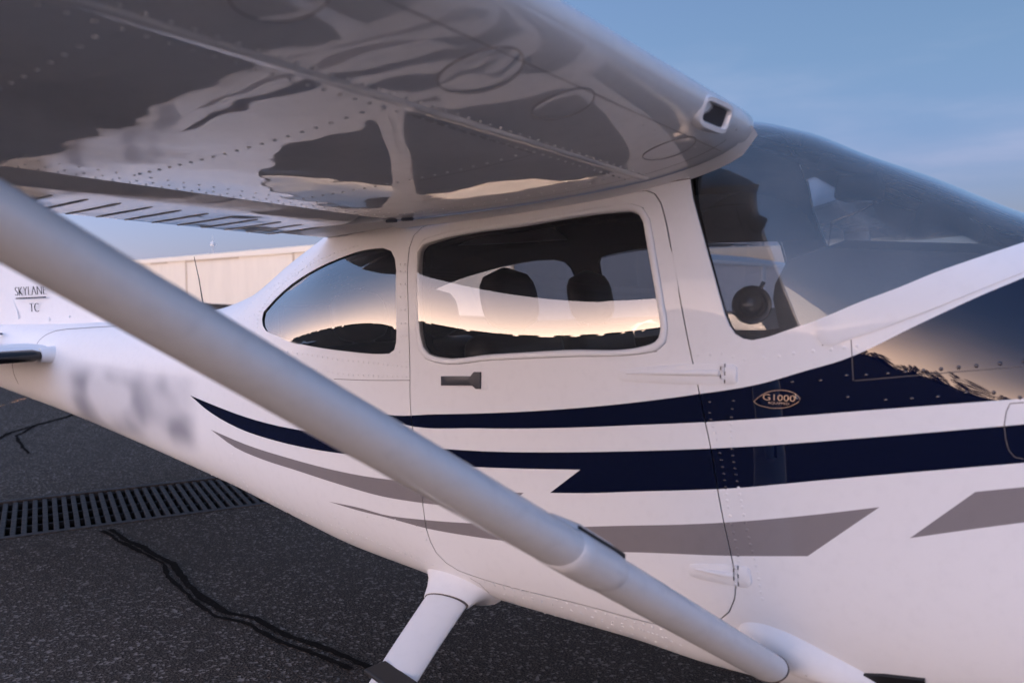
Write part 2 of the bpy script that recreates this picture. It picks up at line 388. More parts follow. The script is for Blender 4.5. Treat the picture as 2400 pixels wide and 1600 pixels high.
h2p(MB().add([(-31, 38.1, G+.2), (-19.1, 38.1, G+.2), (-19.1, 70, G+.2), (-31, 70, G+.2), (-25, 38.1, G+1.2), (-25, 70, G+1.2)],
             [(0, 4, 5, 3), (4, 1, 2, 5), (0, 1, 4), (3, 5, 2)]).build('roof', 'roofm', smooth=False))
# distant woodland round the airfield (seen as the dark skyline mirrored in paint and glass)
def leafm(name, c):
    m, b, t = pbsdf(name, c, .8); n = noise(t, .8, 4, .6)
    t.links.new(mixc(t, ramp(t, n.outputs['Fac'], .35, .7), c, tuple(x * .5 for x in c)), b.inputs['Base Color']); return m
M['wood'] = leafm('woodland_leaves', (.035, .050, .022))
mb = MB(); rnd = random.Random(3)
for k in range(420):
    a = k / 420 * 2 * math.pi + rnd.uniform(-.01, .01); rad = rnd.uniform(170, 215)
    c = Vector((math.cos(a) * rad, math.sin(a) * rad, 0)); hgt = rnd.uniform(3.5, 8.5) * (1.25 if math.sin(a * 5 + 1) > .3 else .8)
    if math.cos(a) < -.22:                # open field to the west: the wood is far off there, one low even line
        c = Vector((math.cos(a), math.sin(a), 0)) * 820; q_ = Vector((-math.sin(a), math.cos(a), 0)) * 7.0; h0 = 5.6 + .8 * math.sin(a * 9)
        mb.add([c - q_, c + q_, c + q_ + Vector((0, 0, h0)), c - q_ + Vector((0, 0, h0))], [(0, 1, 2, 3)])
        for q in range(30):
            p = c + q_ * rnd.uniform(-1, 1) + Vector((0, 0, h0 - rnd.uniform(.55, 1.6)))
            e1 = Vector((rnd.uniform(-1, 1), rnd.uniform(-1, 1), .1)).normalized() * rnd.uniform(.5, 1.1); e2 = Vector((rnd.uniform(-1, 1), rnd.uniform(-1, 1), 1)).normalized() * rnd.uniform(.4, .8)
            mb.add([p - e1, p + e2, p + e1, p - e2], [(0, 1, 2, 3)])
        continue
    k_ = 1.0
    near_ = math.sin(a) < .2; nq = 150 if near_ else 46
    for q in range(nq):
        u = rnd.random(); th = rnd.uniform(0, 6.283); rr = k_ * rnd.uniform(.3, 3.2) * math.sin(math.pi * min(.98, u * .8 + .15))
        p = c + Vector((math.cos(th) * rr, math.sin(th) * rr, u * hgt)); sz = rnd.uniform(.25, .75) if near_ else rnd.uniform(.6, 1.5)
        e1 = Vector((rnd.uniform(-1, 1), rnd.uniform(-1, 1), rnd.uniform(-.4, .6))).normalized() * sz; e2 = Vector((rnd.uniform(-1, 1), rnd.uniform(-1, 1), rnd.uniform(-.2, 1))).normalized() * sz
        mb.add([p - e1, p + e2, p + e1, p - e2], [(0, 1, 2, 3)])
tag(mb.build('woodland', 'wood', smooth=False), 'dark far-off belt of trees round the airfield', None, None, 'stuff')
M['hedge'] = leafm('field_grass', (.05, .06, .025))

# ------------------------------------------------------------------ aeroplane
plane = empty('aeroplane', (0, 0, 0))
tag(plane, 'white high-wing aeroplane with navy and grey swoosh stripes parked on the apron', 'aeroplane')
# x, zb, zm, zt, w, nl, nu
TAB=np.array([
[-6.8, 1.06,1.18,1.30,.04,2.2,2.2],
[-5.6, .935,1.13,1.36,.13,2.3,2.2],
[-4.7, .865,1.11,1.39,.21,2.5,2.3],
[-3.8, .782,1.09,1.45,.30,2.7,2.4],
[-3.3, .735,1.08,1.497,.36,2.8,2.5],
[-2.9, .695,1.08,1.59,.41,2.9,2.6],
[-2.5, .645,1.09,1.775,.47,3.0,2.8],
[-2.1, .605,1.10,1.915,.53,3.1,3.3],
[-1.8, .592,1.12,1.955,.56,3.2,4.0],
[-1.5, .574,1.15,1.985,.58,3.3,4.4],
[-1.0, .57,1.15,2.02,.585,3.3,4.6],
[-.75, .552,1.15,2.035,.585,3.2,5.3],
[-.6,  .553,1.14,1.998,.583,3.15,4.8],
[-.45, .56,1.13,1.926,.575,3.1,4.5],
[-.3,  .567,1.12,1.860,.558,3.0,4.2],
[-.13, .575,1.11,1.776,.532,2.9,3.8],
[.1,   .585,1.10,1.69,.495,2.8,3.3],
[.5,   .63,1.08,1.64,.46,2.6,2.9],
[1.0,  .73,1.07,1.56,.40,2.4,2.3],
[1.35, .84,1.07,1.42,.30,2.2,2.2]])
def pchip(xs,ys,x):
    h=np.diff(xs);d=np.diff(ys)/h
    m=np.zeros_like(ys)
    for i in range(1,len(xs)-1):
        if d[i-1]*d[i]>0:
            w1=2*h[i]+h[i-1];w2=h[i]+2*h[i-1];m[i]=(w1+w2)/(w1/d[i-1]+w2/d[i])
    m[0]=d[0];m[-1]=d[-1]
    i=np.clip(np.searchsorted(xs,x)-1,0,len(xs)-2)
    t=(x-xs[i])/h[i]
    return (2*t**3-3*t**2+1)*ys[i]+(t**3-2*t**2+t)*h[i]*m[i]+(-2*t**3+3*t**2)*ys[i+1]+(t**3-t**2)*h[i]*m[i+1]
def S(x,t,NS=161):
    """x,t arrays -> points on the starboard half (y<0); t: 0 belly centreline, 1 top centreline"""
    x=np.asarray(x,float);t=np.asarray(t,float);sh=x.shape;x=x.ravel();t=t.ravel()
    out=np.zeros((len(x),3))
    ux,inv=np.unique(np.round(x,5),return_inverse=True)
    th=np.linspace(0,np.pi/2,NS)
    P=[pchip(TAB[:,0],TAB[:,k],ux) for k in range(1,7)]
    for j in range(len(ux)):
        zb,zm,zt,w,nl,nu=[p[j] for p in P]
        yl=w*np.sin(th)**(2/nl);zl=zm-(zm-zb)*np.cos(th)**(2/nl)
        yu=w*np.cos(th)**(2/nu);zu=zm+(zt-zm)*np.sin(th)**(2/nu)
        y=np.concatenate([yl,yu[1:]]);z=np.concatenate([zl,zu[1:]])
        s=np.concatenate([[0],np.cumsum(np.hypot(np.diff(y),np.diff(z)))]);s/=s[-1]
        k=inv==j
        out[k,0]=ux[j];out[k,1]=-np.interp(t[k],s,y);out[k,2]=np.interp(t[k],s,z)
    return out.reshape(sh+(3,))

XLE,ZLE,CH,INC,DIH=-.625,1.957,1.62,math.radians(6.2),math.radians(1.73)
YR=-.55
def naca(c,m=.02,p=.4,t=.135):
    c=np.asarray(c,float)
    yt=5*t*(.2969*np.sqrt(c)-.126*c-.3516*c**2+.2843*c**3-.1036*c**4)
    yc=np.where(c<p,m/p**2*(2*p*c-c*c),m/(1-p)**2*((1-2*p)+2*p*c-c*c))
    return yc-yt,yc+yt
def W(y,c,up=False):
    """y span (negative starboard), c chord fraction -> lower (or upper) surface point"""
    y=np.asarray(y,float);c=np.asarray(c,float)
    lo,hi=naca(c);h=(hi if up else lo)*CH
    d=np.abs(y)-abs(YR)
    ch=np.where(d>2.2,1-.32*(d-2.2)/2.7,1.)
    x=XLE-ch*(c*CH*math.cos(INC)+h*math.sin(INC)*-1)
    z=ZLE-ch*(c*CH*math.sin(INC))+ch*h*math.cos(INC)+np.maximum(d,-.6)*math.tan(DIH)
    return np.stack(np.broadcast_arrays(x,y,z),-1)

UV = {
'door_glass':[(-1.6178,0.62422),(-1.6226,0.64633),(-1.6271,0.66864),(-1.6309,0.69126),(-1.616,0.69964),(-1.5751,0.70182),(-1.5306,0.70378),(-1.4873,0.70521),(-1.4445,0.70613),(-1.4023,0.70665),(-1.3607,0.70693),(-1.32,0.70714),(-1.2803,0.70743),(-1.2417,0.70793),(-1.2051,0.70865),(-1.1692,0.70944),(-1.134,0.71021),(-1.0995,0.71086),(-1.0654,0.7113),(-1.0318,0.71146),(-0.9987,0.71124),(-0.9656,0.71026),(-0.9315,0.70846),(-0.907,0.70263),(-0.893,0.69279),(-0.8804,0.67078),(-0.8708,0.65411),(-0.8616,0.63765),(-0.8528,0.62137),(-0.8447,0.60519),(-0.8349,0.58253),(-0.8373,0.57225),(-0.8522,0.56543),(-0.8811,0.56231),(-0.9105,0.56028),(-0.9409,0.55934),(-0.9722,0.55913),(-1.0044,0.55923),(-1.0372,0.55942),(-1.0707,0.55947),(-1.1046,0.55904),(-1.142,0.55815),(-1.1801,0.55718),(-1.2192,0.55617),(-1.2591,0.55514),(-1.3,0.55412),(-1.3418,0.55314),(-1.3904,0.55109),(-1.4406,0.54837),(-1.4916,0.54704),(-1.5431,0.54923),(-1.5761,0.55281),(-1.5987,0.56326),(-1.6098,0.58033),(-1.6156,0.60221)],
'door_frame':[(-1.6374,0.62485),(-1.6424,0.64717),(-1.6472,0.66969),(-1.6509,0.69509),(-1.6285,0.70839),(-1.5797,0.71065),(-1.5349,0.71217),(-1.4911,0.71304),(-1.4479,0.71335),(-1.4053,0.71325),(-1.3633,0.71295),(-1.3223,0.71268),(-1.2824,0.71264),(-1.2439,0.71301),(-1.2071,0.71378),(-1.1713,0.71475),(-1.1362,0.71579),(-1.1017,0.71679),(-1.0678,0.71763),(-1.0344,0.71822),(-1.0013,0.71844),(-0.9683,0.71793),(-0.9316,0.71641),(-0.8992,0.7102),(-0.8754,0.69548),(-0.86,0.67157),(-0.8503,0.65412),(-0.8414,0.63689),(-0.8332,0.62079),(-0.8257,0.60477),(-0.8194,0.59259),(-0.8159,0.58045),(-0.82,0.56558),(-0.8447,0.55669),(-0.8808,0.55465),(-0.9108,0.55356),(-0.9415,0.55297),(-0.9728,0.55266),(-1.0048,0.55239),(-1.0374,0.5521),(-1.0705,0.55175),(-1.1044,0.55118),(-1.1417,0.55036),(-1.18,0.54952),(-1.219,0.54865),(-1.259,0.54778),(-1.2998,0.54689),(-1.3417,0.54601),(-1.3818,0.54447),(-1.4231,0.54218),(-1.4652,0.54025),(-1.5077,0.53982),(-1.5504,0.54207),(-1.591,0.54679),(-1.6193,0.55851),(-1.6306,0.58062),(-1.6352,0.6027)],
'door':[(-1.6577,0.48242),(-1.6583,0.50441),(-1.6576,0.5264),(-1.659,0.54506),(-1.6609,0.56371),(-1.6627,0.57924),(-1.6651,0.59479),(-1.6678,0.61037),(-1.671,0.62601),(-1.6777,0.64876),(-1.6842,0.67175),(-1.6885,0.70029),(-1.6788,0.71803),(-1.6514,0.72732),(-1.6116,0.7299),(-1.5635,0.73126),(-1.515,0.73102),(-1.4675,0.73012),(-1.421,0.7291),(-1.3765,0.72873),(-1.334,0.7289),(-1.2925,0.72906),(-1.2519,0.72922),(-1.2122,0.7294),(-1.1734,0.72961),(-1.1354,0.72987),(-1.0964,0.73024),(-1.0583,0.73066),(-1.021,0.73104),(-0.9842,0.73119),(-0.9474,0.73049),(-0.8955,0.72859),(-0.8684,0.72255),(-0.8491,0.71115),(-0.8359,0.69677),(-0.8265,0.68434),(-0.8188,0.67208),(-0.8118,0.65998),(-0.8019,0.64168),(-0.793,0.62354),(-0.7891,0.61522),(-0.7926,0.62205),(-0.8004,0.63749),(-0.8088,0.65336),(-0.813,0.66128),(-0.8098,0.65588),(-0.8016,0.64098),(-0.7918,0.62246),(-0.7831,0.60595),(-0.7756,0.59161),(-0.7681,0.57734),(-0.7604,0.56315),(-0.7527,0.5499),(-0.7448,0.53674),(-0.7371,0.5237),(-0.7303,0.51163),(-0.7236,0.49962),(-0.7169,0.48768),(-0.7096,0.47514),(-0.7026,0.46261),(-0.6965,0.45005),(-0.691,0.43742),(-0.6852,0.42484),(-0.6797,0.4137),(-0.6741,0.40259),(-0.6683,0.39152),(-0.6611,0.3791),(-0.6537,0.36666),(-0.6473,0.35389),(-0.6401,0.33173),(-0.6448,0.31414),(-0.6603,0.29653),(-0.7028,0.27344),(-0.7585,0.25631),(-0.7889,0.25256),(-0.8189,0.25218),(-0.8493,0.25195),(-0.8853,0.25069),(-0.9216,0.24997),(-0.9582,0.24976),(-0.9952,0.24999),(-1.0328,0.25046),(-1.0713,0.25076),(-1.1061,0.25072),(-1.142,0.25043),(-1.1787,0.24997),(-1.2163,0.24943),(-1.2547,0.24892),(-1.2937,0.24854),(-1.3331,0.2484),(-1.3729,0.24862),(-1.4128,0.24934),(-1.4527,0.25066),(-1.4923,0.25269),(-1.5197,0.25438),(-1.5609,0.26343),(-1.5899,0.27745),(-1.6023,0.29417),(-1.6083,0.31119),(-1.611,0.33732),(-1.6155,0.3647),(-1.6194,0.38035),(-1.6239,0.39589),(-1.6291,0.41135),(-1.6367,0.429),(-1.6453,0.44664),(-1.653,0.46442)],
'rear_glass':[(-2.5455,0.67443),(-2.5475,0.69165),(-2.485,0.70795),(-2.4307,0.71715),(-2.3692,0.72226),(-2.3084,0.72339),(-2.245,0.72288),(-2.1858,0.722),(-2.1281,0.72144),(-2.0745,0.72149),(-2.0206,0.72075),(-1.9587,0.71945),(-1.8975,0.717),(-1.8195,0.71135),(-1.7746,0.70288),(-1.749,0.68887),(-1.7359,0.67126),(-1.7328,0.65401),(-1.7288,0.641),(-1.7259,0.6281),(-1.7238,0.61529),(-1.7222,0.60252),(-1.7184,0.58582),(-1.7203,0.56942),(-1.7283,0.55932),(-1.7508,0.5544),(-1.789,0.55404),(-1.83,0.55473),(-1.8724,0.55657),(-1.916,0.55918),(-1.961,0.56216),(-2.0103,0.56554),(-2.0613,0.56941),(-2.1139,0.57389),(-2.1699,0.5796),(-2.2289,0.58698),(-2.2902,0.59661),(-2.3502,0.60814),(-2.4126,0.62166),(-2.4942,0.64085),(-2.5256,0.65574)],
'ws_low':[(-0.7847,0.73802),(-0.7762,0.72438),(-0.7677,0.71139),(-0.7545,0.69583),(-0.7452,0.68461),(-0.7361,0.6737),(-0.7274,0.66305),(-0.7198,0.65362),(-0.7123,0.64432),(-0.7049,0.63512),(-0.6978,0.62597),(-0.6908,0.61689),(-0.6834,0.60798),(-0.6753,0.59808),(-0.6648,0.58904),(-0.6511,0.5826),(-0.6321,0.58011),(-0.6116,0.58097),(-0.5772,0.58821),(-0.5595,0.59323),(-0.5422,0.59864),(-0.5246,0.60406),(-0.5072,0.60947),(-0.49,0.61493),(-0.4732,0.62046),(-0.4558,0.62644),(-0.4389,0.63248),(-0.4222,0.63853),(-0.4058,0.64453),(-0.3894,0.65038),(-0.372,0.65646),(-0.3547,0.66247),(-0.3375,0.66856),(-0.3207,0.67484),(-0.3047,0.68123),(-0.2891,0.68789),(-0.2735,0.69473),(-0.2581,0.70163),(-0.2437,0.70803),(-0.2294,0.7145),(-0.2152,0.72106),(-0.201,0.72778),(-0.1869,0.7347),(-0.1713,0.74267),(-0.1558,0.75092),(-0.1402,0.75952),(-0.1248,0.7686),(-0.1094,0.77863)],
'trim_low':[(-0.4729,0.62036),(-0.473,0.61113),(-0.4707,0.60248),(-0.4663,0.59803),(-0.4563,0.59794),(-0.4378,0.60097),(-0.4196,0.60694),(-0.4018,0.613),(-0.386,0.61774),(-0.3705,0.62263),(-0.3553,0.62767),(-0.3402,0.63284),(-0.3254,0.63813),(-0.3108,0.64352),(-0.2963,0.64902),(-0.282,0.65461),(-0.2676,0.66042),(-0.2534,0.6664),(-0.2394,0.67251),(-0.2256,0.67875),(-0.2119,0.68508),(-0.1983,0.69149),(-0.1847,0.69795),(-0.1713,0.70446),(-0.1578,0.71106),(-0.1444,0.71772),(-0.1311,0.72445),(-0.1178,0.73135),(-0.1046,0.73857)],
'navy1_top':[(-1.8972,0.47723),(-1.8332,0.47129),(-1.7711,0.46711),(-1.7257,0.46655),(-1.6806,0.46765),(-1.6363,0.46964),(-1.5934,0.47182),(-1.5522,0.47353),(-1.5139,0.47473),(-1.4769,0.47587),(-1.4406,0.47704),(-1.4051,0.47826),(-1.3702,0.47952),(-1.3359,0.48082),(-1.3024,0.48217),(-1.2694,0.48355),(-1.2371,0.48498),(-1.2052,0.48644),(-1.174,0.48793),(-1.1433,0.48944),(-1.1131,0.49097),(-1.0835,0.49253),(-1.0544,0.49411),(-1.0258,0.49572),(-0.9977,0.49735),(-0.9701,0.49891),(-0.9424,0.50043),(-0.9152,0.50191),(-0.8885,0.50342),(-0.8622,0.50499),(-0.8363,0.50664),(-0.8108,0.5084),(-0.7857,0.51028),(-0.7611,0.51231),(-0.7373,0.51449),(-0.7139,0.51736),(-0.6908,0.52085),(-0.6682,0.5248),(-0.6459,0.52907),(-0.6241,0.53352),(-0.6027,0.53802),(-0.5818,0.5427),(-0.5603,0.54818),(-0.5392,0.55406),(-0.5186,0.56013),(-0.4982,0.56618),(-0.478,0.57204),(-0.458,0.57774),(-0.4384,0.58338),(-0.4193,0.58919),(-0.4007,0.59542),(-0.3826,0.60197),(-0.3649,0.6088),(-0.3477,0.61585),(-0.3308,0.62306),(-0.3141,0.63036),(-0.2975,0.6377),(-0.281,0.64503),(-0.2648,0.65238),(-0.2487,0.65987),(-0.2329,0.66748),(-0.2172,0.67518),(-0.2016,0.68293),(-0.186,0.69071),(-0.1706,0.69849),(-0.1538,0.7069),(-0.1371,0.71531),(-0.1204,0.72382),(-0.1039,0.73277)],
'navy1_bot':[(-1.8972,0.47723),(-1.8522,0.47179),(-1.8087,0.46643),(-1.7661,0.46158),(-1.7239,0.45766),(-1.6819,0.45503),(-1.637,0.45381),(-1.5927,0.45387),(-1.5494,0.45477),(-1.5073,0.45611),(-1.4664,0.45761),(-1.4265,0.45908),(-1.3877,0.46024),(-1.3532,0.46111),(-1.3192,0.46207),(-1.2859,0.4631),(-1.2532,0.46418),(-1.221,0.46531),(-1.1895,0.46647),(-1.1585,0.46765),(-1.128,0.46884),(-1.0981,0.47003),(-1.066,0.47136),(-1.0345,0.47273),(-1.0035,0.47413),(-0.9731,0.47546),(-0.9432,0.47668),(-0.9139,0.47781),(-0.885,0.4789),(-0.8558,0.48002),(-0.827,0.48119),(-0.7988,0.48244),(-0.771,0.48381),(-0.7437,0.48535),(-0.7169,0.48768),(-0.6932,0.4905),(-0.6698,0.49376),(-0.6469,0.49729),(-0.6242,0.50089),(-0.6019,0.50435),(-0.58,0.50778),(-0.5584,0.51143),(-0.5372,0.51524),(-0.5163,0.51914),(-0.4957,0.52306),(-0.4731,0.52738),(-0.4509,0.53158),(-0.429,0.53562),(-0.4074,0.53954),(-0.3862,0.54339),(-0.3672,0.54686),(-0.3484,0.55032),(-0.3299,0.55382),(-0.3115,0.55739),(-0.2933,0.56104),(-0.2753,0.56481),(-0.2575,0.56868),(-0.24,0.57261),(-0.2226,0.5766),(-0.2053,0.5806),(-0.1883,0.5846),(-0.1719,0.58844),(-0.1557,0.59221),(-0.1396,0.59591),(-0.1237,0.59951),(-0.1079,0.60314),(-0.0923,0.60683)],
'navy2_top':[(-3.0811,0.51986),(-2.9845,0.5068),(-2.8903,0.49455),(-2.8,0.48203),(-2.7115,0.46922),(-2.6249,0.45799),(-2.5429,0.44951),(-2.4634,0.44348),(-2.3853,0.43866),(-2.3144,0.43527),(-2.2458,0.43281),(-2.1802,0.43091),(-2.1219,0.42954),(-2.0662,0.42853),(-2.0124,0.42751),(-1.9604,0.42658),(-1.9101,0.42585),(-1.8613,0.42537),(-1.8139,0.42517),(-1.7678,0.42529),(-1.7226,0.42568),(-1.6785,0.42627),(-1.6356,0.42696),(-1.594,0.42769),(-1.5538,0.42841),(-1.5118,0.42911),(-1.4712,0.42974),(-1.4315,0.43048),(-1.3926,0.43133),(-1.3545,0.4323),(-1.3163,0.43342),(-1.2788,0.43467),(-1.2421,0.43601),(-1.2062,0.43741),(-1.1709,0.43883),(-1.1364,0.44024),(-1.1026,0.44165),(-1.0694,0.44308),(-1.0368,0.44453),(-1.0048,0.44598),(-0.9734,0.44737),(-0.9426,0.44866),(-0.915,0.4498),(-0.8878,0.45093),(-0.861,0.45209),(-0.8346,0.45331),(-0.8086,0.45459),(-0.7831,0.45595),(-0.7579,0.45741),(-0.7331,0.45915),(-0.7088,0.46162),(-0.6849,0.46466),(-0.6613,0.46807),(-0.6381,0.47166),(-0.6151,0.47528),(-0.5925,0.47876),(-0.5702,0.48238),(-0.5484,0.48619),(-0.5268,0.49014),(-0.5056,0.49414),(-0.4848,0.49813),(-0.4641,0.50205),(-0.4438,0.50584),(-0.4238,0.5095),(-0.4041,0.51306),(-0.3846,0.51656),(-0.3658,0.51997),(-0.3472,0.52342),(-0.3287,0.52691),(-0.3105,0.53048),(-0.2925,0.53415),(-0.2747,0.53794),(-0.2571,0.54182),(-0.2397,0.54577),(-0.2224,0.54977),(-0.2054,0.55379),(-0.1885,0.5578),(-0.1717,0.56178),(-0.1551,0.5657),(-0.1387,0.56954),(-0.1224,0.57328),(-0.1063,0.57706),(-0.0903,0.58088)],
'navy2_bot':[(-3.0811,0.51986),(-2.9606,0.48374),(-2.8959,0.46899),(-2.8287,0.45578),(-2.7601,0.4436),(-2.6917,0.43283),(-2.6144,0.42298),(-2.5374,0.41589),(-2.462,0.41115),(-2.3879,0.40736),(-2.3134,0.4043),(-2.2412,0.40224),(-2.1723,0.4009),(-2.1129,0.40032),(-2.0559,0.40026),(-2.0007,0.40035),(-1.9474,0.40062),(-1.8957,0.40109),(-1.8457,0.40175),(-1.7973,0.40254),(-1.7501,0.40343),(-1.7066,0.40432),(-1.6641,0.40522),(-1.6229,0.4061),(-1.5829,0.40691),(-1.5442,0.40765),(-1.5068,0.40829),(-1.4705,0.40891),(-1.4348,0.40968),(-1.3947,0.41077),(-1.3553,0.41201),(-1.3168,0.41336),(-1.2791,0.41474),(-1.2421,0.41611),(-1.2094,0.41734),(-1.1773,0.4186),(-1.1458,0.41988),(-1.1148,0.42114),(-1.0844,0.42238),(-1.0545,0.42357),(-1.0772,0.41586),(-1.1003,0.40803),(-1.1238,0.40006),(-1.1477,0.39195),(-1.1097,0.39389),(-1.0725,0.39577),(-1.0362,0.39775),(-1.0073,0.3995),(-0.9788,0.40133),(-0.9509,0.40315),(-0.9234,0.40493),(-0.8963,0.40665),(-0.8683,0.40838),(-0.8408,0.41009),(-0.8137,0.41179),(-0.787,0.41351),(-0.7608,0.41529),(-0.735,0.41727),(-0.7097,0.41997),(-0.6848,0.42326),(-0.6604,0.42697),(-0.6363,0.43091),(-0.6143,0.43463),(-0.5926,0.43827),(-0.5713,0.44204),(-0.5504,0.44597),(-0.5297,0.45),(-0.5094,0.45405),(-0.4894,0.45806),(-0.4696,0.46197),(-0.4497,0.46579),(-0.4301,0.46946),(-0.4108,0.47302),(-0.3918,0.47651),(-0.373,0.47995),(-0.3545,0.48339),(-0.3361,0.48684),(-0.318,0.49034),(-0.3,0.49391),(-0.2827,0.49749),(-0.2655,0.50114),(-0.2486,0.50485),(-0.2318,0.50861),(-0.2151,0.51238),(-0.1987,0.51616),(-0.1823,0.51993),(-0.1662,0.52365),(-0.1501,0.52732),(-0.1342,0.53091),(-0.1185,0.53445),(-0.1029,0.53804),(-0.0875,0.54167)],
'gray1':[(-2.909,0.42141),(-2.8147,0.41198),(-2.7226,0.40171),(-2.6324,0.39277),(-2.5588,0.38719),(-2.487,0.38332),(-2.4164,0.38044),(-2.3472,0.37803),(-2.2803,0.37596),(-2.213,0.3741),(-2.1488,0.37265),(-2.0876,0.37166),(-2.0287,0.37089),(-1.9556,0.37021),(-1.8855,0.37012),(-1.827,0.37084),(-1.7702,0.37219),(-1.7151,0.37369),(-1.6721,0.37465),(-1.6305,0.37537),(-1.5901,0.37593),(-1.551,0.37641),(-1.5131,0.37688),(-1.4763,0.37749),(-1.437,0.37855),(-1.3984,0.37991),(-1.3605,0.38145),(-1.3233,0.38307),(-1.287,0.38468),(-1.2333,0.38713),(-1.2794,0.37088),(-1.2994,0.36676),(-1.3358,0.36447),(-1.3731,0.36192),(-1.4112,0.35931),(-1.4501,0.35681),(-1.4897,0.35462),(-1.5302,0.35284),(-1.5769,0.35113),(-1.6253,0.34942),(-1.6667,0.3479),(-1.7093,0.34641),(-1.7527,0.34521),(-1.7967,0.34457),(-1.8462,0.34473),(-1.8968,0.34563),(-1.9488,0.34699),(-2.0026,0.34847),(-2.0548,0.3499),(-2.1087,0.35138),(-2.165,0.35294),(-2.224,0.35466),(-2.2858,0.35644),(-2.3561,0.35822),(-2.4289,0.36016),(-2.5024,0.36311),(-2.5707,0.36714),(-2.6404,0.3728),(-2.7088,0.3809),(-2.7764,0.3928),(-2.842,0.40711)],
'gray2':[(-2.0901,0.31233),(-2.0244,0.31432),(-1.9618,0.31583),(-1.9027,0.31642),(-1.8546,0.31576),(-1.8078,0.3154),(-1.7596,0.31677),(-1.7113,0.31935),(-1.664,0.3224),(-1.6184,0.32527),(-1.5709,0.32804),(-1.5253,0.33061),(-1.4814,0.33289),(-1.4386,0.33513),(-1.3969,0.33731),(-1.3622,0.33911),(-1.3281,0.34089),(-1.2947,0.34266),(-1.2618,0.34443),(-1.2296,0.34622),(-1.198,0.34804),(-1.1669,0.3499),(-1.1364,0.35181),(-1.1065,0.35379),(-1.077,0.35583),(-1.0422,0.35842),(-1.0081,0.36111),(-0.9746,0.36376),(-0.9419,0.36628),(-0.9119,0.36847),(-0.8825,0.37058),(-0.8537,0.37265),(-0.8253,0.37474),(-0.7974,0.37687),(-0.7699,0.37909),(-0.7418,0.38153),(-0.7142,0.38463),(-0.6871,0.38839),(-0.6605,0.39259),(-0.6377,0.39645),(-0.6152,0.40033),(-0.5931,0.40409),(-0.5714,0.40795),(-0.55,0.41193),(-0.529,0.41601),(-0.5083,0.42013),(-0.4879,0.42424),(-0.4678,0.4283),(-0.4486,0.43216),(-0.4297,0.43593),(-0.411,0.43964),(-0.3926,0.44329),(-0.3745,0.4469),(-0.3566,0.4505),(-0.3388,0.45409),(-0.3537,0.4465),(-0.3688,0.43893),(-0.384,0.43135),(-0.3994,0.42374),(-0.415,0.41608),(-0.4308,0.40834),(-0.4468,0.4005),(-0.4631,0.39253),(-0.4796,0.38445),(-0.5009,0.38122),(-0.5226,0.37791),(-0.5445,0.37457),(-0.5669,0.37125),(-0.5896,0.368),(-0.6128,0.36481),(-0.6363,0.3615),(-0.6602,0.35819),(-0.6836,0.35517),(-0.7073,0.35247),(-0.7314,0.35021),(-0.7559,0.34849),(-0.7807,0.34696),(-0.806,0.3454),(-0.8317,0.34379),(-0.8578,0.34211),(-0.8844,0.34034),(-0.9139,0.33827),(-0.944,0.33622),(-0.9733,0.33442),(-1.0031,0.33276),(-1.0334,0.33123),(-1.0642,0.3298),(-1.0955,0.32846),(-1.1274,0.3272),(-1.1599,0.326),(-1.193,0.32485),(-1.2267,0.32372),(-1.261,0.3226),(-1.296,0.32147),(-1.3386,0.3201),(-1.3821,0.31878),(-1.4267,0.31763),(-1.4704,0.31661),(-1.5152,0.31566),(-1.5615,0.31459),(-1.6093,0.31355),(-1.6615,0.31292),(-1.7152,0.31267),(-1.7707,0.31234),(-1.8228,0.31178),(-1.8768,0.31123),(-1.9323,0.31108),(-1.9833,0.31145),(-2.0357,0.31202)],
'gray3':[(-0.28,0.43134),(-0.2606,0.4423),(-0.2414,0.45333),(-0.2225,0.46441),(-0.2038,0.47554),(-0.1853,0.48668),(-0.1671,0.49781),(-0.1395,0.50425),(-0.1124,0.51053),(-0.0857,0.51688),(-0.0641,0.5221),(-0.0428,0.52728),(-0.0216,0.53238),(-0.0008,0.53737),(0.0198,0.54221),(0.0402,0.54685),(0.0603,0.55126),(0.0802,0.55539),(0.0998,0.55922),(0.1192,0.56281),(0.1383,0.56629),(0.1572,0.56967),(0.1583,0.55381),(0.1595,0.53788),(0.1407,0.53402),(0.1216,0.53007),(0.1023,0.52602),(0.0827,0.52178),(0.0628,0.51725),(0.0427,0.51248),(0.0223,0.50748),(0.0017,0.5023),(-0.0191,0.49698),(-0.0402,0.49154),(-0.0616,0.48603),(-0.0832,0.48046),(-0.1068,0.47445),(-0.1307,0.46849),(-0.155,0.46246),(-0.1795,0.45626),(-0.2041,0.45004),(-0.229,0.44376),(-0.2543,0.43751)],
'seam_a':[(-2.0288,0.5201),(-1.9367,0.51764),(-1.8499,0.51612),(-1.7834,0.51599),(-1.7191,0.51649),(-1.657,0.51718)],
'seam_b':[(-0.4038,0.61127),(-0.4001,0.59086),(-0.3966,0.57206)],
'seam_c':[(-0.3945,0.57236),(-0.3601,0.57879),(-0.3264,0.58532),(-0.3024,0.59024),(-0.2786,0.59536),(-0.2553,0.60069),(-0.2322,0.60614),(-0.2095,0.61163),(-0.186,0.61734),(-0.1628,0.62295),(-0.1399,0.6284),(-0.1172,0.63368),(-0.0949,0.63908)],
'seam_d':[(-0.4613,0.59752),(-0.4312,0.60551),(-0.4018,0.61332)],
'seam_h1':[(-0.092,0.60288),(-0.1148,0.59751),(-0.1203,0.58872),(-0.123,0.57396),(-0.1193,0.55994),(-0.1131,0.54986),(-0.1036,0.54482),(-0.0877,0.54545)],
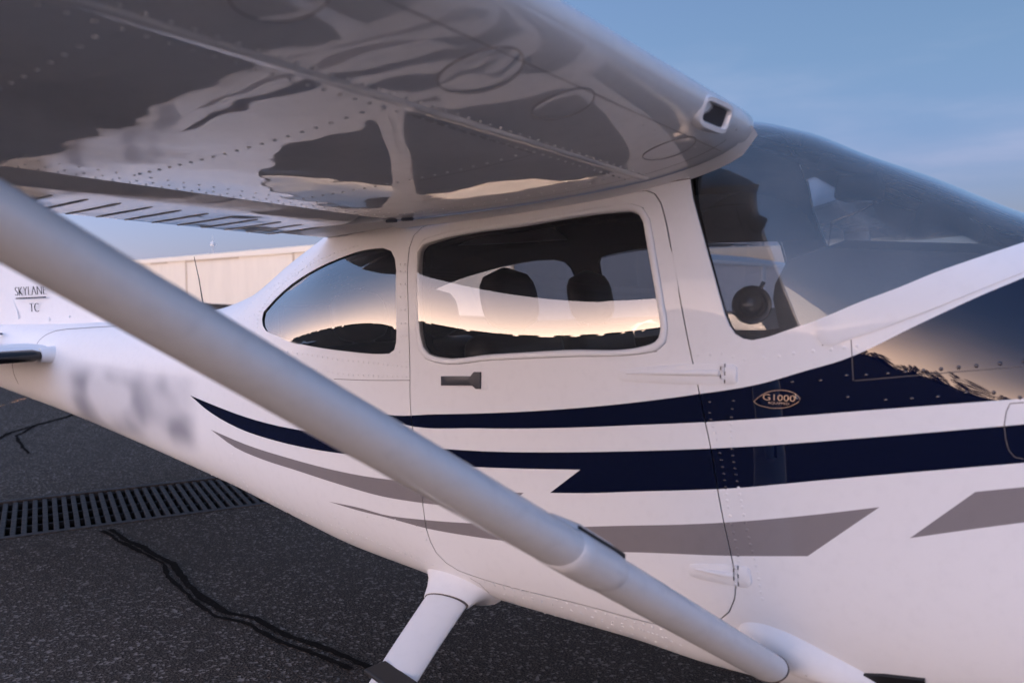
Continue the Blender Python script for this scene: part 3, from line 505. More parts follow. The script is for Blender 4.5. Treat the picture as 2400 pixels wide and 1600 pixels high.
'seam_tail':[(-4.9203,0.68516),(-4.9074,0.73341),(-4.8641,0.78363),(-4.7832,0.82516),(-4.6647,0.84329),(-4.5265,0.84522),(-4.4156,0.84812),(-4.3026,0.84756),(-4.1898,0.84515),(-4.0795,0.84242)],
'seam_tail2':[(-5.2451,0.51006),(-5.2291,0.41241),(-5.1886,0.3184)],
'seam_belly':[(-1.4815,0.24432),(-1.4519,0.23645),(-1.4408,0.2154)],
'wingfil':[(-0.9149,0.73477),(-0.869,0.73329),(-0.8228,0.73254),(-0.7786,0.73278)],
'handle':[(-1.5267,0.52424),(-1.5268,0.51196),(-1.4035,0.51367),(-1.3942,0.50953),(-1.3789,0.50978),(-1.3774,0.53109),(-1.4019,0.53085),(-1.4034,0.52548)],
'handle_recess':[(-1.5283,0.52478),(-1.5285,0.51138),(-1.4035,0.5126),(-1.3927,0.50795),(-1.3561,0.50857),(-1.3577,0.53288),(-1.4019,0.53246),(-1.405,0.526)],
'hinge1_leaf':[(-0.9465,0.53574),(-0.942,0.53786),(-0.923,0.53888),(-0.8642,0.54104),(-0.8071,0.54248),(-0.752,0.54448),(-0.6806,0.54929),(-0.6797,0.52923),(-0.743,0.52416),(-0.805,0.52364),(-0.8693,0.52429),(-0.9316,0.52529),(-0.9435,0.52794)],
'hinge1_plate':[(-0.6721,0.55024),(-0.653,0.5522),(-0.6438,0.55076),(-0.6424,0.53669),(-0.6491,0.53325),(-0.6712,0.53021)],
'hinge1_rib':[(-0.9229,0.53418),(-0.8721,0.53417),(-0.8228,0.53437),(-0.7749,0.53495),(-0.7284,0.53635),(-0.6833,0.54023)],
'hinge2_leaf':[(-0.7555,0.33279),(-0.752,0.33831),(-0.7317,0.34062),(-0.6881,0.34545),(-0.6458,0.35043),(-0.6422,0.32893),(-0.6642,0.32754),(-0.723,0.32461),(-0.748,0.32553),(-0.7534,0.3277)],
'hinge2_plate':[(-0.6345,0.35106),(-0.6158,0.35341),(-0.6066,0.35138),(-0.6028,0.34005),(-0.6053,0.33538),(-0.6139,0.33151),(-0.6327,0.32951)],
'hinge2_rib':[(-0.7361,0.33455),(-0.6896,0.33669),(-0.6443,0.33982)],
'badge':[(-0.6025,0.52202),(-0.5923,0.52755),(-0.5767,0.53383),(-0.5651,0.53695),(-0.553,0.53937),(-0.5429,0.54106),(-0.533,0.54221),(-0.5234,0.5427),(-0.5143,0.54238),(-0.5026,0.5399),(-0.5019,0.53786),(-0.5069,0.53439),(-0.5228,0.52817),(-0.5343,0.52522),(-0.5461,0.52294),(-0.5639,0.5205),(-0.5821,0.51967),(-0.5956,0.51987)],
'outlet':[(-0.4025,0.25891),(-0.3308,0.26877),(-0.2505,0.27551),(-0.2525,0.25482),(-0.3038,0.24429),(-0.3577,0.23282),(-0.4151,0.21872)],
'reg':[(-4.4137,0.62661),(-4.0826,0.62844),(-3.7776,0.62817),(-3.4937,0.62682),(-3.2302,0.62046),(-3.1326,0.50484),(-3.0743,0.39573),(-3.3571,0.37822),(-3.6833,0.34284),(-3.9823,0.36086),(-4.3089,0.38556)],
'riv_col1':[(-1.7201,0.67907),(-1.7154,0.66846),(-1.71,0.65029),(-1.7063,0.63238),(-1.7028,0.61458),(-1.6985,0.59557),(-1.6935,0.57786),(-1.7052,0.55656)],
'riv_col2':[(-1.6988,0.67772),(-1.6942,0.66724),(-1.6892,0.64928),(-1.6856,0.63155),(-1.6823,0.61392),(-1.679,0.59511),(-1.6748,0.57756),(-1.6759,0.54258)],
'riv_low1':[(-2.4242,0.59883),(-2.3884,0.59254),(-2.3535,0.58646),(-2.3194,0.58086),(-2.2859,0.57598),(-2.2523,0.5719),(-2.2194,0.56854),(-2.1873,0.56562),(-2.1562,0.56289),(-2.1254,0.56022),(-2.0955,0.55777),(-2.0662,0.55543),(-2.0376,0.55319),(-2.0094,0.55112),(-1.9815,0.54928),(-1.9542,0.54764),(-1.9273,0.54617),(-1.901,0.54482),(-1.8751,0.54355),(-1.8497,0.54233),(-1.8266,0.54124),(-1.8038,0.54021),(-1.7814,0.53924),(-1.7591,0.53832),(-1.7371,0.53744),(-1.7154,0.5366),(-1.6939,0.53581),(-1.6727,0.53507)],
'riv_low2':[(-2.1546,0.541),(-2.1238,0.53812),(-2.0938,0.53541),(-2.0645,0.5328),(-2.0358,0.53036),(-2.0074,0.52821),(-1.9795,0.52649),(-1.9528,0.52527),(-1.9264,0.52441),(-1.9004,0.5238),(-1.8749,0.52333),(-1.8498,0.52289),(-1.8267,0.52251),(-1.804,0.52224),(-1.7816,0.52205),(-1.7593,0.52193),(-1.7373,0.52186),(-1.7155,0.52181),(-1.6941,0.52179),(-1.6729,0.52178)],
'riv_roof1':[(-2.5663,0.64857),(-2.5718,0.65928),(-2.5784,0.67034),(-2.5823,0.68087),(-2.5813,0.68987),(-2.5765,0.69797),(-2.569,0.70528),(-2.5596,0.71193),(-2.5495,0.71812),(-2.5387,0.72344),(-2.5259,0.728),(-2.5114,0.73194),(-2.4956,0.73539),(-2.4783,0.73823),(-2.4599,0.74046),(-2.4407,0.74221),(-2.421,0.74357),(-2.3978,0.74459),(-2.3732,0.74494),(-2.3476,0.74474),(-2.3212,0.74411),(-2.2944,0.74321),(-2.2675,0.74215),(-2.2407,0.74101),(-2.214,0.73981),(-2.1874,0.73865),(-2.1612,0.73758),(-2.1354,0.73667),(-2.1103,0.73594),(-2.0867,0.73527),(-2.0627,0.73429),(-2.0385,0.73312),(-2.0144,0.7319),(-1.9908,0.73077),(-1.9678,0.72985)],
'riv_roof2':[(-2.8825,0.73871),(-2.8289,0.73147),(-2.7716,0.72137),(-2.7164,0.71149),(-2.6667,0.70398),(-2.6244,0.70008),(-2.5888,0.69984),(-2.5578,0.7018),(-2.5291,0.70469),(-2.5023,0.70841),(-2.4783,0.71308),(-2.4555,0.718),(-2.4332,0.72283),(-2.4104,0.72721),(-2.3882,0.73127),(-2.367,0.7355),(-2.3461,0.73967),(-2.3249,0.74355),(-2.3026,0.74688),(-2.2788,0.74944),(-2.2539,0.75116),(-2.2291,0.75282)],
'riv_roof3':[(-2.8083,0.73365),(-2.7832,0.73969),(-2.7587,0.74549),(-2.7337,0.7507),(-2.7074,0.7549),(-2.6785,0.75762),(-2.6462,0.75851),(-2.6116,0.75733),(-2.5746,0.75506),(-2.5381,0.7531),(-2.5042,0.75235),(-2.4732,0.75281),(-2.4454,0.75431),(-2.4203,0.75735),(-2.3983,0.76146),(-2.3784,0.76628),(-2.3596,0.77135),(-2.3406,0.77616)],
'riv_b2':[(-3.1279,0.20653),(-3.0607,0.2202),(-3.0063,0.22727),(-2.9561,0.2324),(-2.9081,0.23655),(-2.8614,0.24006),(-2.8098,0.24308),(-2.7602,0.24513),(-2.7121,0.24656),(-2.6654,0.24765),(-2.6199,0.24857),(-2.5752,0.24953),(-2.5368,0.2504),(-2.4995,0.25122),(-2.4627,0.25214),(-2.4259,0.2532),(-2.3894,0.2543),(-2.3535,0.25537),(-2.3184,0.25636),(-2.2841,0.25722),(-2.2507,0.25793),(-2.2184,0.25849),(-2.1871,0.25888),(-2.1568,0.25911),(-2.1264,0.25924),(-2.0968,0.2593),(-2.068,0.25926),(-2.0398,0.25908),(-2.0122,0.25878),(-1.9854,0.25834),(-1.9592,0.25776),(-1.9338,0.257),(-1.9092,0.25605),(-1.8855,0.25492),(-1.8624,0.25365),(-1.8399,0.25227),(-1.8179,0.25081),(-1.7963,0.24932),(-1.775,0.24787),(-1.7538,0.2465),(-1.7327,0.24522),(-1.7118,0.24402),(-1.6909,0.24292)],
'riv_b3':[(-2.7467,0.36204),(-2.7452,0.3419),(-2.7446,0.32147),(-2.739,0.30823),(-2.7297,0.29583),(-2.7193,0.28359),(-2.7119,0.27038),(-2.7144,0.25362)],
'riv_b4':[(-2.0868,0.29221),(-2.0758,0.28243),(-2.0668,0.27201),(-2.0585,0.26131),(-2.0498,0.25081),(-2.0427,0.23951),(-2.0423,0.22521)],
'riv_b5':[(-1.9853,0.30919),(-1.9518,0.30754),(-1.9194,0.30564),(-1.887,0.30431),(-1.8538,0.30433),(-1.8183,0.3064),(-1.7825,0.30949),(-1.748,0.31199),(-1.7125,0.31424),(-1.6783,0.31584),(-1.6512,0.31426),(-1.6322,0.30588),(-1.6193,0.29484)],
'riv_b6':[(-2.0017,0.26282),(-1.9679,0.2601),(-1.9354,0.25715),(-1.9031,0.25445),(-1.87,0.25253),(-1.8272,0.25154),(-1.7842,0.25135),(-1.7524,0.25206),(-1.7207,0.25305),(-1.6918,0.25276),(-1.6623,0.24955),(-1.6354,0.24516)],
'riv_d1':[(-1.4232,0.24607),(-1.3891,0.2465),(-1.3556,0.24691),(-1.3229,0.24723),(-1.2908,0.24737),(-1.2594,0.24733),(-1.2286,0.24717),(-1.1985,0.24689),(-1.1689,0.24653),(-1.1372,0.24597),(-1.1061,0.24526),(-1.0756,0.24457),(-1.0454,0.24406),(-1.0155,0.2438),(-0.986,0.24373),(-0.9567,0.24388),(-0.9278,0.24408),(-0.9026,0.2442),(-0.8777,0.24429),(-0.8533,0.24435)],
'riv_d2':[(-1.3899,0.24262),(-1.3565,0.24132),(-1.3237,0.24002),(-1.2915,0.23867),(-1.2599,0.23724),(-1.2276,0.2356),(-1.1959,0.23389),(-1.1646,0.2323),(-1.1322,0.23061),(-1.1002,0.22908),(-1.0676,0.22849),(-1.0363,0.22947),(-1.0047,0.23116),(-0.9743,0.23233),(-0.9477,0.23255),(-0.9219,0.23224),(-0.8968,0.23165),(-0.8722,0.23099),(-0.8478,0.23049)],
'riv_d3':[(-1.3722,0.22494),(-1.3356,0.22687),(-1.2998,0.22872),(-1.2651,0.23026),(-1.2316,0.23128),(-1.1975,0.23192),(-1.1643,0.23226),(-1.1323,0.23207),(-1.1017,0.23114),(-1.0711,0.22837),(-1.0421,0.22467),(-1.0114,0.22283),(-0.9783,0.22509),(-0.944,0.22919),(-0.9121,0.23161),(-0.885,0.23111),(-0.8598,0.22895),(-0.8357,0.22603),(-0.8117,0.22325)],
'riv_d4':[(-1.2848,0.17705),(-1.2364,0.18648),(-1.1931,0.19319),(-1.1522,0.1988),(-1.1138,0.2031),(-1.078,0.20592),(-1.0366,0.20839),(-0.9967,0.21034),(-0.9584,0.21167),(-0.9224,0.21166),(-0.892,0.20946),(-0.8637,0.20564),(-0.8362,0.20135)],
'scr1':[(-0.3308,0.58853),(-0.2983,0.5952),(-0.2664,0.60221),(-0.2352,0.60954),(-0.2046,0.61706),(-0.1744,0.62462),(-0.1345,0.63467),(-0.0953,0.64457)],
'scr2':[(-0.5204,0.55212),(-0.4617,0.5627),(-0.4097,0.57514),(-0.3718,0.58097)],
'scr3':[(-0.4062,0.55416),(-0.333,0.56188),(-0.2848,0.57103),(-0.2381,0.5811),(-0.189,0.59478),(-0.1428,0.60351),(-0.0991,0.60642)],
'scr4':[(-0.7397,0.55289),(-0.7079,0.55642),(-0.6806,0.55983),(-0.6536,0.5598),(-0.6272,0.55978),(-0.5831,0.56696),(-0.5511,0.57347),(-0.5199,0.58044),(-0.4792,0.58917),(-0.4428,0.59623),(-0.417,0.60148),(-0.3917,0.60676)],
'scr5':[(-0.434,0.6103),(-0.4135,0.61753),(-0.3932,0.62465),(-0.3731,0.63145),(-0.353,0.63806),(-0.3332,0.64463),(-0.3136,0.65136),(-0.2944,0.65841),(-0.2754,0.66604),(-0.2567,0.67401),(-0.2383,0.68225),(-0.2201,0.69069),(-0.2021,0.69927),(-0.1832,0.70852),(-0.1645,0.71798),(-0.1459,0.72765)],
'riv_v1':[(-0.7071,0.50828),(-0.7067,0.49737),(-0.7032,0.49106),(-0.6979,0.48506),(-0.6927,0.47905),(-0.6884,0.47264),(-0.6843,0.46619),(-0.6804,0.4597),(-0.6767,0.45317),(-0.6733,0.4466),(-0.6702,0.43998),(-0.6676,0.43373),(-0.6654,0.42739),(-0.6633,0.42103),(-0.6611,0.41469),(-0.6585,0.40842),(-0.6545,0.40009),(-0.6502,0.39181),(-0.6457,0.38426),(-0.641,0.37674),(-0.6369,0.36906),(-0.6343,0.36266),(-0.6319,0.35618)],
'riv_v2':[(-0.6503,0.5158),(-0.6527,0.50735),(-0.6546,0.49893),(-0.6554,0.49246),(-0.6554,0.48606),(-0.6548,0.47973),(-0.6536,0.47346),(-0.6519,0.46725),(-0.6498,0.4611),(-0.6473,0.45499),(-0.6445,0.44893),(-0.6415,0.4429),(-0.6383,0.4369),(-0.635,0.43093),(-0.6317,0.42496),(-0.6285,0.41901),(-0.6254,0.41304),(-0.6215,0.40582),(-0.6176,0.39862),(-0.6134,0.39144),(-0.6092,0.38425),(-0.6051,0.37766),(-0.6008,0.37109),(-0.5966,0.36448),(-0.5926,0.35778),(-0.5891,0.35092),(-0.5865,0.3444),(-0.5844,0.33772),(-0.5824,0.33092),(-0.5805,0.32403)],
}
def halfw(x, z):
    """half width of the fuselage at station x and height z"""
    zb, zm, zt, w_, nl, nu = [float(pchip(TAB[:, 0], TAB[:, k], np.array([x]))[0]) for k in range(1, 7)]
    q = (zm - z) / (zm - zb) if z < zm else (z - zm) / (zt - zm); e = nl if z < zm else nu
    return w_ * max(0., 1 - min(1., q) ** e) ** (1 / e)
GT = 2.6                                  # metres of girth per unit of t
def SN(x, t, off=0.):
    """points and outward normals on the starboard fuselage surface"""
    x = np.asarray(x, float); t = np.asarray(t, float); h = 2e-3
    P = S(x, t)
    tm, tp = np.clip(t - h, 0, 1), np.clip(t + h, 0, 1)
    n = np.cross(S(x, tp) - S(x, tm), S(x + .004, t) - S(x - .004, t))
    n /= np.maximum(np.linalg.norm(n, axis=-1, keepdims=True), 1e-9)
    n[np.einsum('...k,...k->...', n, P - np.stack([x, x * 0, x * 0 + 1.2], -1)) < 0] *= -1
    return P + n * np.asarray(off)[..., None] if np.ndim(off) else P + n * off, n
def MT(l): return [(x, t * GT) for x, t in l]
def expand(l, d):
    """offset a closed loop in the (x, girth) sheet by d metres outward"""
    P = np.array(l); a = np.roll(P, 1, 0); b = np.roll(P, -1, 0)
    area = .5 * np.sum(P[:, 0] * b[:, 1] - b[:, 0] * P[:, 1]); sg = 1 if area > 0 else -1
    e1 = P - a; e2 = b - P
    n1 = np.stack([e1[:, 1], -e1[:, 0]], 1); n2 = np.stack([e2[:, 1], -e2[:, 0]], 1)
    n1 /= np.linalg.norm(n1, axis=1, keepdims=True) + 1e-12; n2 /= np.linalg.norm(n2, axis=1, keepdims=True) + 1e-12
    n = n1 + n2; n /= np.maximum(np.linalg.norm(n, axis=1, keepdims=True), .3)
    return [tuple(q) for q in P + sg * n * d]
def resample(l, n, closed=True):
    P = np.array(l + ([l[0]] if closed else [])); s = np.concatenate([[0], np.cumsum(np.hypot(*np.diff(P, axis=0).T))])
    u = np.linspace(0, s[-1], n + 1)[:-1] if closed else np.linspace(0, s[-1], n)
    return [(np.interp(q, s, P[:, 0]), np.interp(q, s, P[:, 1])) for q in u]
def sheet(loops, keep, matf, gx, gt, x0, x1, t0=0., t1=GT, off=0., offf=None):
    """constrained triangulation of part of the fuselage sheet; keep(X,T)->bool, matf(X,T)->index"""
    V = []; E = []
    def addl(l, closed=True):
        b = len(V); V.extend(l); n = len(l)
        E.extend((b+i, b+(i+1) % n) for i in range(n if closed else n - 1))
    nx = max(2, int((x1-x0)/gx)); ntt = max(2, int((t1-t0)/gt))
    xs = np.linspace(x0, x1, nx + 1); ts = np.linspace(t0, t1, ntt + 1)
    for i, X in enumerate(xs):
        for j, T_ in enumerate(ts): V.append((X, T_))
    for l in loops: addl(l)
    v, e, f, *_ = delaunay_2d_cdt([Vector(p) for p in V], E, [], 0, 1e-5)
    v = np.array([p[:] for p in v]); f = [q for q in f]
    c = np.array([[v[q].mean(0)] for q in f]).reshape(-1, 2)
    k = keep(c[:, 0], c[:, 1]); mi = matf(c[:, 0], c[:, 1]) if matf else np.zeros(len(c), int)
    f = [q for q, a in zip(f, k) if a]; mi = [int(a) for a, b in zip(mi, k) if b]
    used = sorted({i for q in f for i in q}); mp_ = {a: b for b, a in enumerate(used)}
    v = v[used]; f = [tuple(mp_[i] for i in q) for q in f]
    o = offf(v[:, 0], v[:, 1]) if offf else np.full(len(v), off)
    P, n = SN(v[:, 0], np.clip(v[:, 1] / GT, 0, 1), o)
    # outward winding
    g = []
    for q in f:
        a, b, d = P[q[0]], P[q[1]], P[q[2]]
        g.append(q if np.dot(np.cross(b - a, d - a), n[q[0]]) > 0 else q[::-1])
    return P, n, g, mi
FL = np.array([1, -1, 1.])
def rim(mb, loop, depth, m, top=0., mirror=False, closed=True):
    P, n = SN(np.array([p[0] for p in loop]), np.array([p[1] for p in loop]) / GT, top)
    Q = P - n * depth; c = P.mean(0); rn = P - c; rn -= n * np.einsum('ij,ij->i', rn, n)[:, None]; rn /= np.linalg.norm(rn, axis=1, keepdims=True)
    k = len(P); f = [(i, (i+1) % k, k+(i+1) % k, k+i) for i in range(k if closed else k - 1)]
    V = np.concatenate([P, Q]); NN = np.concatenate([-rn, -rn])
    mb.add(V, f, m, NN)
    if mirror: mb.add(V * FL, [q[::-1] for q in f], m, NN * FL)
door_l = MT(UV['door']); frame_l = MT(UV['door_frame']); glass_l = MT(UV['door_glass']); rear_l = MT(UV['rear_glass'])
wsl = MT(UV['ws_low'])
xl, tl_ = wsl[-1]; dxl, dtl = wsl[-1][0] - wsl[-3][0], wsl[-1][1] - wsl[-3][1]
ext = []
for k in range(1, 13):                    # windshield base runs on over the cowl to the centreline
    u = k / 12; b0, b1, b2 = (1-u)**2, 2*u*(1-u), u*u
    ext.append((b0*xl + b1*(xl + .10) + b2*.075, b0*tl_ + b1*(tl_ + .10*dtl/dxl) + b2*GT))
ws_l = wsl + ext + [(-.2, GT), (-.5, GT), (-.735, GT), (-.76, GT * .93), (-.785, GT * .85), (-.79, GT * .78)]
def clos(top, bot): return MT(top) + MT(bot)[::-1][0:]
nose = lambda l, x: l
def run_on(l, x1, t1):
    x, t = l[-1]; return l + [(x + (x1-x)*k/8, t + (t1-t)*(k/8)**1.0) for k in range(1, 9)]
n1 = MT(run_on(UV['navy1_top'], 1.36, .93)) + MT(run_on(UV['navy1_bot'], 1.36, .60))[::-1][:-1]
n2 = MT(run_on(UV['navy2_top'], 1.36, .56)) + MT(run_on(UV['navy2_bot'], 1.36, .45))[::-1][:-1]
g3 = UV['gray3']; kx = max(range(len(g3)), key=lambda i: g3[i][0])
g3r = [(-.276, min(g3)[1])]
tip = min(g3); topk = [p for p in g3 if p[1] > tip[1] + .02 and p[0] > -.19]; 
gray3 = MT(g3)
LOOPS_PAINT = [n1, n2, MT(UV['gray1']), MT(UV['gray2']), gray3]
def paint_idx(X, T_):
    m = np.zeros(len(X), int)
    for l, k in zip(LOOPS_PAINT, (1, 1, 2, 2, 2)): m[inpoly(l, X, T_)] = k
    return m
gap_out = expand(door_l, .0013); gap_in = expand(door_l, -.0013)
fr_out = expand(frame_l, .0012)
out_l = MT(UV['outlet'])
def kf(X, T_): return ~(inpoly(gap_out, X, T_) | inpoly(rear_l, X, T_) | inpoly(ws_l, X, T_))
P, n, f, mi = sheet(LOOPS_PAINT + [gap_out, rear_l, ws_l], kf, paint_idx, .05, .045, -6.8, 1.35)
mb = MB(); mb.add(P, f, mi, n)
rim(mb, gap_out, .012, 0); rim(mb, rear_l, .010, 0, mirror=True); rim(mb, ws_l[:len(wsl)+12], .006, 0, mirror=True, closed=False)
# port side: same sheet with a plain window in the door's place
def kp(X, T_): return ~(inpoly(glass_l, X, T_) | inpoly(rear_l, X, T_) | inpoly(ws_l, X, T_))
P, n, f, mi = sheet(LOOPS_PAINT + [glass_l, rear_l, ws_l], kp, paint_idx, .09, .07, -6.8, 1.35)
mb.add(P * FL, [q[::-1] for q in f], mi, n * FL)
mb.build('fuselage', ['white', 'navy', 'grey'], plane)
# cabin liner, inside the skin
def kl(X, T_): return (X > -2.75) & ~(inpoly(glass_l, X, T_) | inpoly(rear_l, X, T_) | inpoly(ws_l, X, T_))
P, n, f, mi = sheet([glass_l, rear_l, ws_l], kl, None, .1, .09, -2.8, .02, off=-.022)
mb = MB(); mb.add(P, [q[::-1] for q in f], 0, -n); mb.add(P * FL, f, 0, -n * FL)
rim(mb, expand(glass_l, -.004), .026, 0, -.012, True); rim(mb, expand(rear_l, -.003), .022, 0, -.008, True)
mb.build('cabin_liner', 'liner', plane)

# door
door = empty('door', (-1.17, -.58, .73), plane)
def dpar(o): o.parent = door; o.matrix_parent_inverse = Matrix.Translation((1.17, .58, -.73)); return o
def kd(X, T_): return inpoly(gap_in, X, T_) & ~inpoly(fr_out, X, T_)
P, n, f, mi = sheet(LOOPS_PAINT + [gap_in, fr_out], kd, paint_idx, .05, .045, -1.8, -.55, .7, 2.1)
mb = MB(); mb.add(P, f, mi, n); rim(mb, gap_in, .010, 0); rim(mb, fr_out, .010, 0)
dpar(mb.build('door_skin', ['white', 'navy', 'grey']))
NR = 150
fo = np.array(resample(frame_l, NR)); gi = np.array(resample(glass_l, NR))
prof = [(-.0, -.008), (.0, .0005), (.05, .004), (.2, .0062), (.55, .0062), (.80, .0045), (.93, .001), (.985, -.004), (1., -.009)]
rows = []
for fr, h in prof:
    q = fo * (1 - fr) + gi * fr; p_, n_ = SN(q[:, 0], q[:, 1] / GT, h); rows.append(p_)
dpar(MB().grid(rows, 0, True).build('window_frame', 'white', angle=70))
def pane(name, loop, off, bulge, mat, x0, x1, t0, t1, mirror=False, gx=.03, par=plane, tilt=0, flat=None):
    lp = np.array(loop); cx_, ct = (lp.max(0) + lp.min(0)) / 2; hx, ht = (lp.max(0) - lp.min(0)) / 2
    def of(X, T_):
        u = np.clip(np.abs((X - cx_) / hx), 0, 1); v = np.clip(np.abs((T_ - ct) / ht), 0, 1)
        return off + bulge * (1 - u**2) * (1 - v**2) - tilt * (1 - .8 * u**2) * (T_ - ct)
    P, n0, f, mi = sheet([loop], lambda X, T_: inpoly(loop, X, T_), None, gx, gx, x0, x1, t0, t1, offf=of)
    if flat:                               # blown pane: leans in more towards its top, most at its middle
        u = np.clip(np.abs((P[:, 0] - cx_) / hx), 0, 1); zb_ = P[:, 2].min()
        P[:, 1] = flat[0] + flat[1] * (1 - .88 * u**2) * (P[:, 2] - zb_) + ((P[:, 2] - 1.45)**2 - (zb_ - 1.45)**2) / (2 * flat[2])
    # normals of the bulged sheet
    e = 1.5e-3; idx = None
    mb = MB()
    mb.add(P * FL if mirror else P, [q[::-1] for q in f] if mirror else f, 0)
    return mb.build(name, mat, par, angle=180)
dpar(pane('window_pane', expand(glass_l, .006), -.010, .004, 'glass', -1.75, -.75, 1.3, 2.0, par=None, flat=(-.5755, .030, 2.0)))
tag(pane('rear_window', expand(rear_l, .004), -.006, .010, 'glass', -2.65, -1.6, 1.4, 2.1), 'pointed rear quarter window')
pane('port_window', expand(glass_l, .004), -.008, .010, 'glass', -1.75, -.75, 1.3, 2.0, True)
pane('port_rear_window', expand(rear_l, .004), -.006, .006, 'glass', -2.65, -1.6, 1.4, 2.1, True)
wse = expand(ws_l, .003)
def ws_off(X, T_):                         # the sides of the windshield lean in towards the roof
    k_ = np.clip((-.20 - X) / .24, 0, 1); k_ = k_ * k_ * (3 - 2 * k_)
    f_ = np.clip((2.32 - T_) / .36, 0, 1); f_ = f_ * f_ * (3 - 2 * f_)
    return -.003 - .085 * np.clip(T_ - 1.50, 0, .48) * k_ * f_
def wpane(mirror):
    P, n, f, mi = sheet([ws_l], lambda X, T_: inpoly(ws_l, X, T_), None, .03, .035, -.82, .12, 1.45, GT, offf=ws_off)
    return (P * FL, [q[::-1] for q in f], n * FL) if mirror else (P, f, n)
mb = MB()
for mr in (False, True):
    P, f, n = wpane(mr); mb.add(P, f, 0)
mb.build('windshield', 'ws', plane, angle=180)
# windshield retainer strip
tr = MT(UV['trim_low']); k0 = min(range(len(wsl)), key=lambda i: abs(wsl[i][0] - tr[0][0]))
up = wsl[k0:] + ext; lo_ = tr + [(tr[-1][0] + (.10 - tr[-1][0]) * k / 12, tr[-1][1] + (GT - tr[-1][1]) * (k / 12)**1.15) for k in range(1, 13)]
A1 = np.array(resample(up, 60, False)); A2 = np.array(resample(lo_[2:], 60, False))
rows = []
for fr, h in ((0, -.001), (.0, .0035), (.25, .0050), (.9, .0042), (1., .003), (1., -.001)):
    q = A1 * (1 - fr) + A2 * fr; p_, n_ = SN(q[:, 0], np.clip(q[:, 1] / GT, 0, 1), h); rows.append(p_)
mb = MB(); mb.grid(rows, 0, False); mb.grid(np.array(rows) * FL, 0, False, True)
mb.build('windshield_retainer', 'white', plane, angle=60)

# seams: thin dark joint lines on the skin
def line(mb, pts, wd, off=.0006, m=0, mirror=False):
    P, n = SN(np.array([p[0] for p in pts]), np.array([p[1] for p in pts]), off)
    d = np.gradient(P, axis=0); d /= np.linalg.norm(d, axis=1, keepdims=True); s_ = np.cross(n, d) * wd / 2
    V = np.concatenate([P - s_, P + s_]); k = len(P)
    mb.add(V, [(i, i+1, k+i+1, k+i) for i in range(k-1)], m, np.concatenate([n, n]))
for nm in ('seam_a', 'seam_b', 'seam_c', 'seam_d', 'seam_h1', 'seam_tail', 'seam_tail2', 'seam_belly', 'wingfil'):
    mb = MB(); l = UV[nm]
    if len(l) > 2:
        l = resample(l, 40, False)
    line(mb, l, {'seam_tail': .006, 'seam_tail2': .007, 'wingfil': .0025}.get(nm, .0018)); mb.build('panel_seam', 'seam', plane)
# rivets and screws
dome = [(1, 0), (.86, .55), (.45, .92)]
def rivet(mb, p, n, r, h):
    n = Vector(n); u = n.orthogonal().normalized(); w_ = n.cross(u); v = []; p = Vector(p)
    for a, b in dome:
        for k in range(6): v.append(p + (u * math.cos(k*math.pi/3) + w_ * math.sin(k*math.pi/3)) * r * a + n * (h * b))
    v.append(p + n * h)
    f = [(i*6+j, i*6+(j+1) % 6, (i+1)*6+(j+1) % 6, (i+1)*6+j) for i in range(2) for j in range(6)] + [(12+j, 12+(j+1) % 6, 18) for j in range(6)]
    mb.add(v, f)
mbs = {0: MB(), 1: MB(), 2: MB()}
for nm, l in UV.items():
    if not (nm.startswith('riv') or nm.startswith('scr')): continue
    a = np.array(l); P, n = SN(a[:, 0], a[:, 1], -.0002); idx = paint_idx(a[:, 0], a[:, 1] * GT)
    for p, q, i in zip(P, n, idx):
        flat = nm.startswith('scr') or nm.startswith('riv_v')
        rivet(mbs[i], p, q, .0045 if flat else .0042, .0010 if flat else .0022)
for i, nm in enumerate(('white', 'navy', 'grey')):
    if mbs[i].v: tag(mbs[i].build('rivets', nm, plane, angle=80), None, None, None, 'stuff')
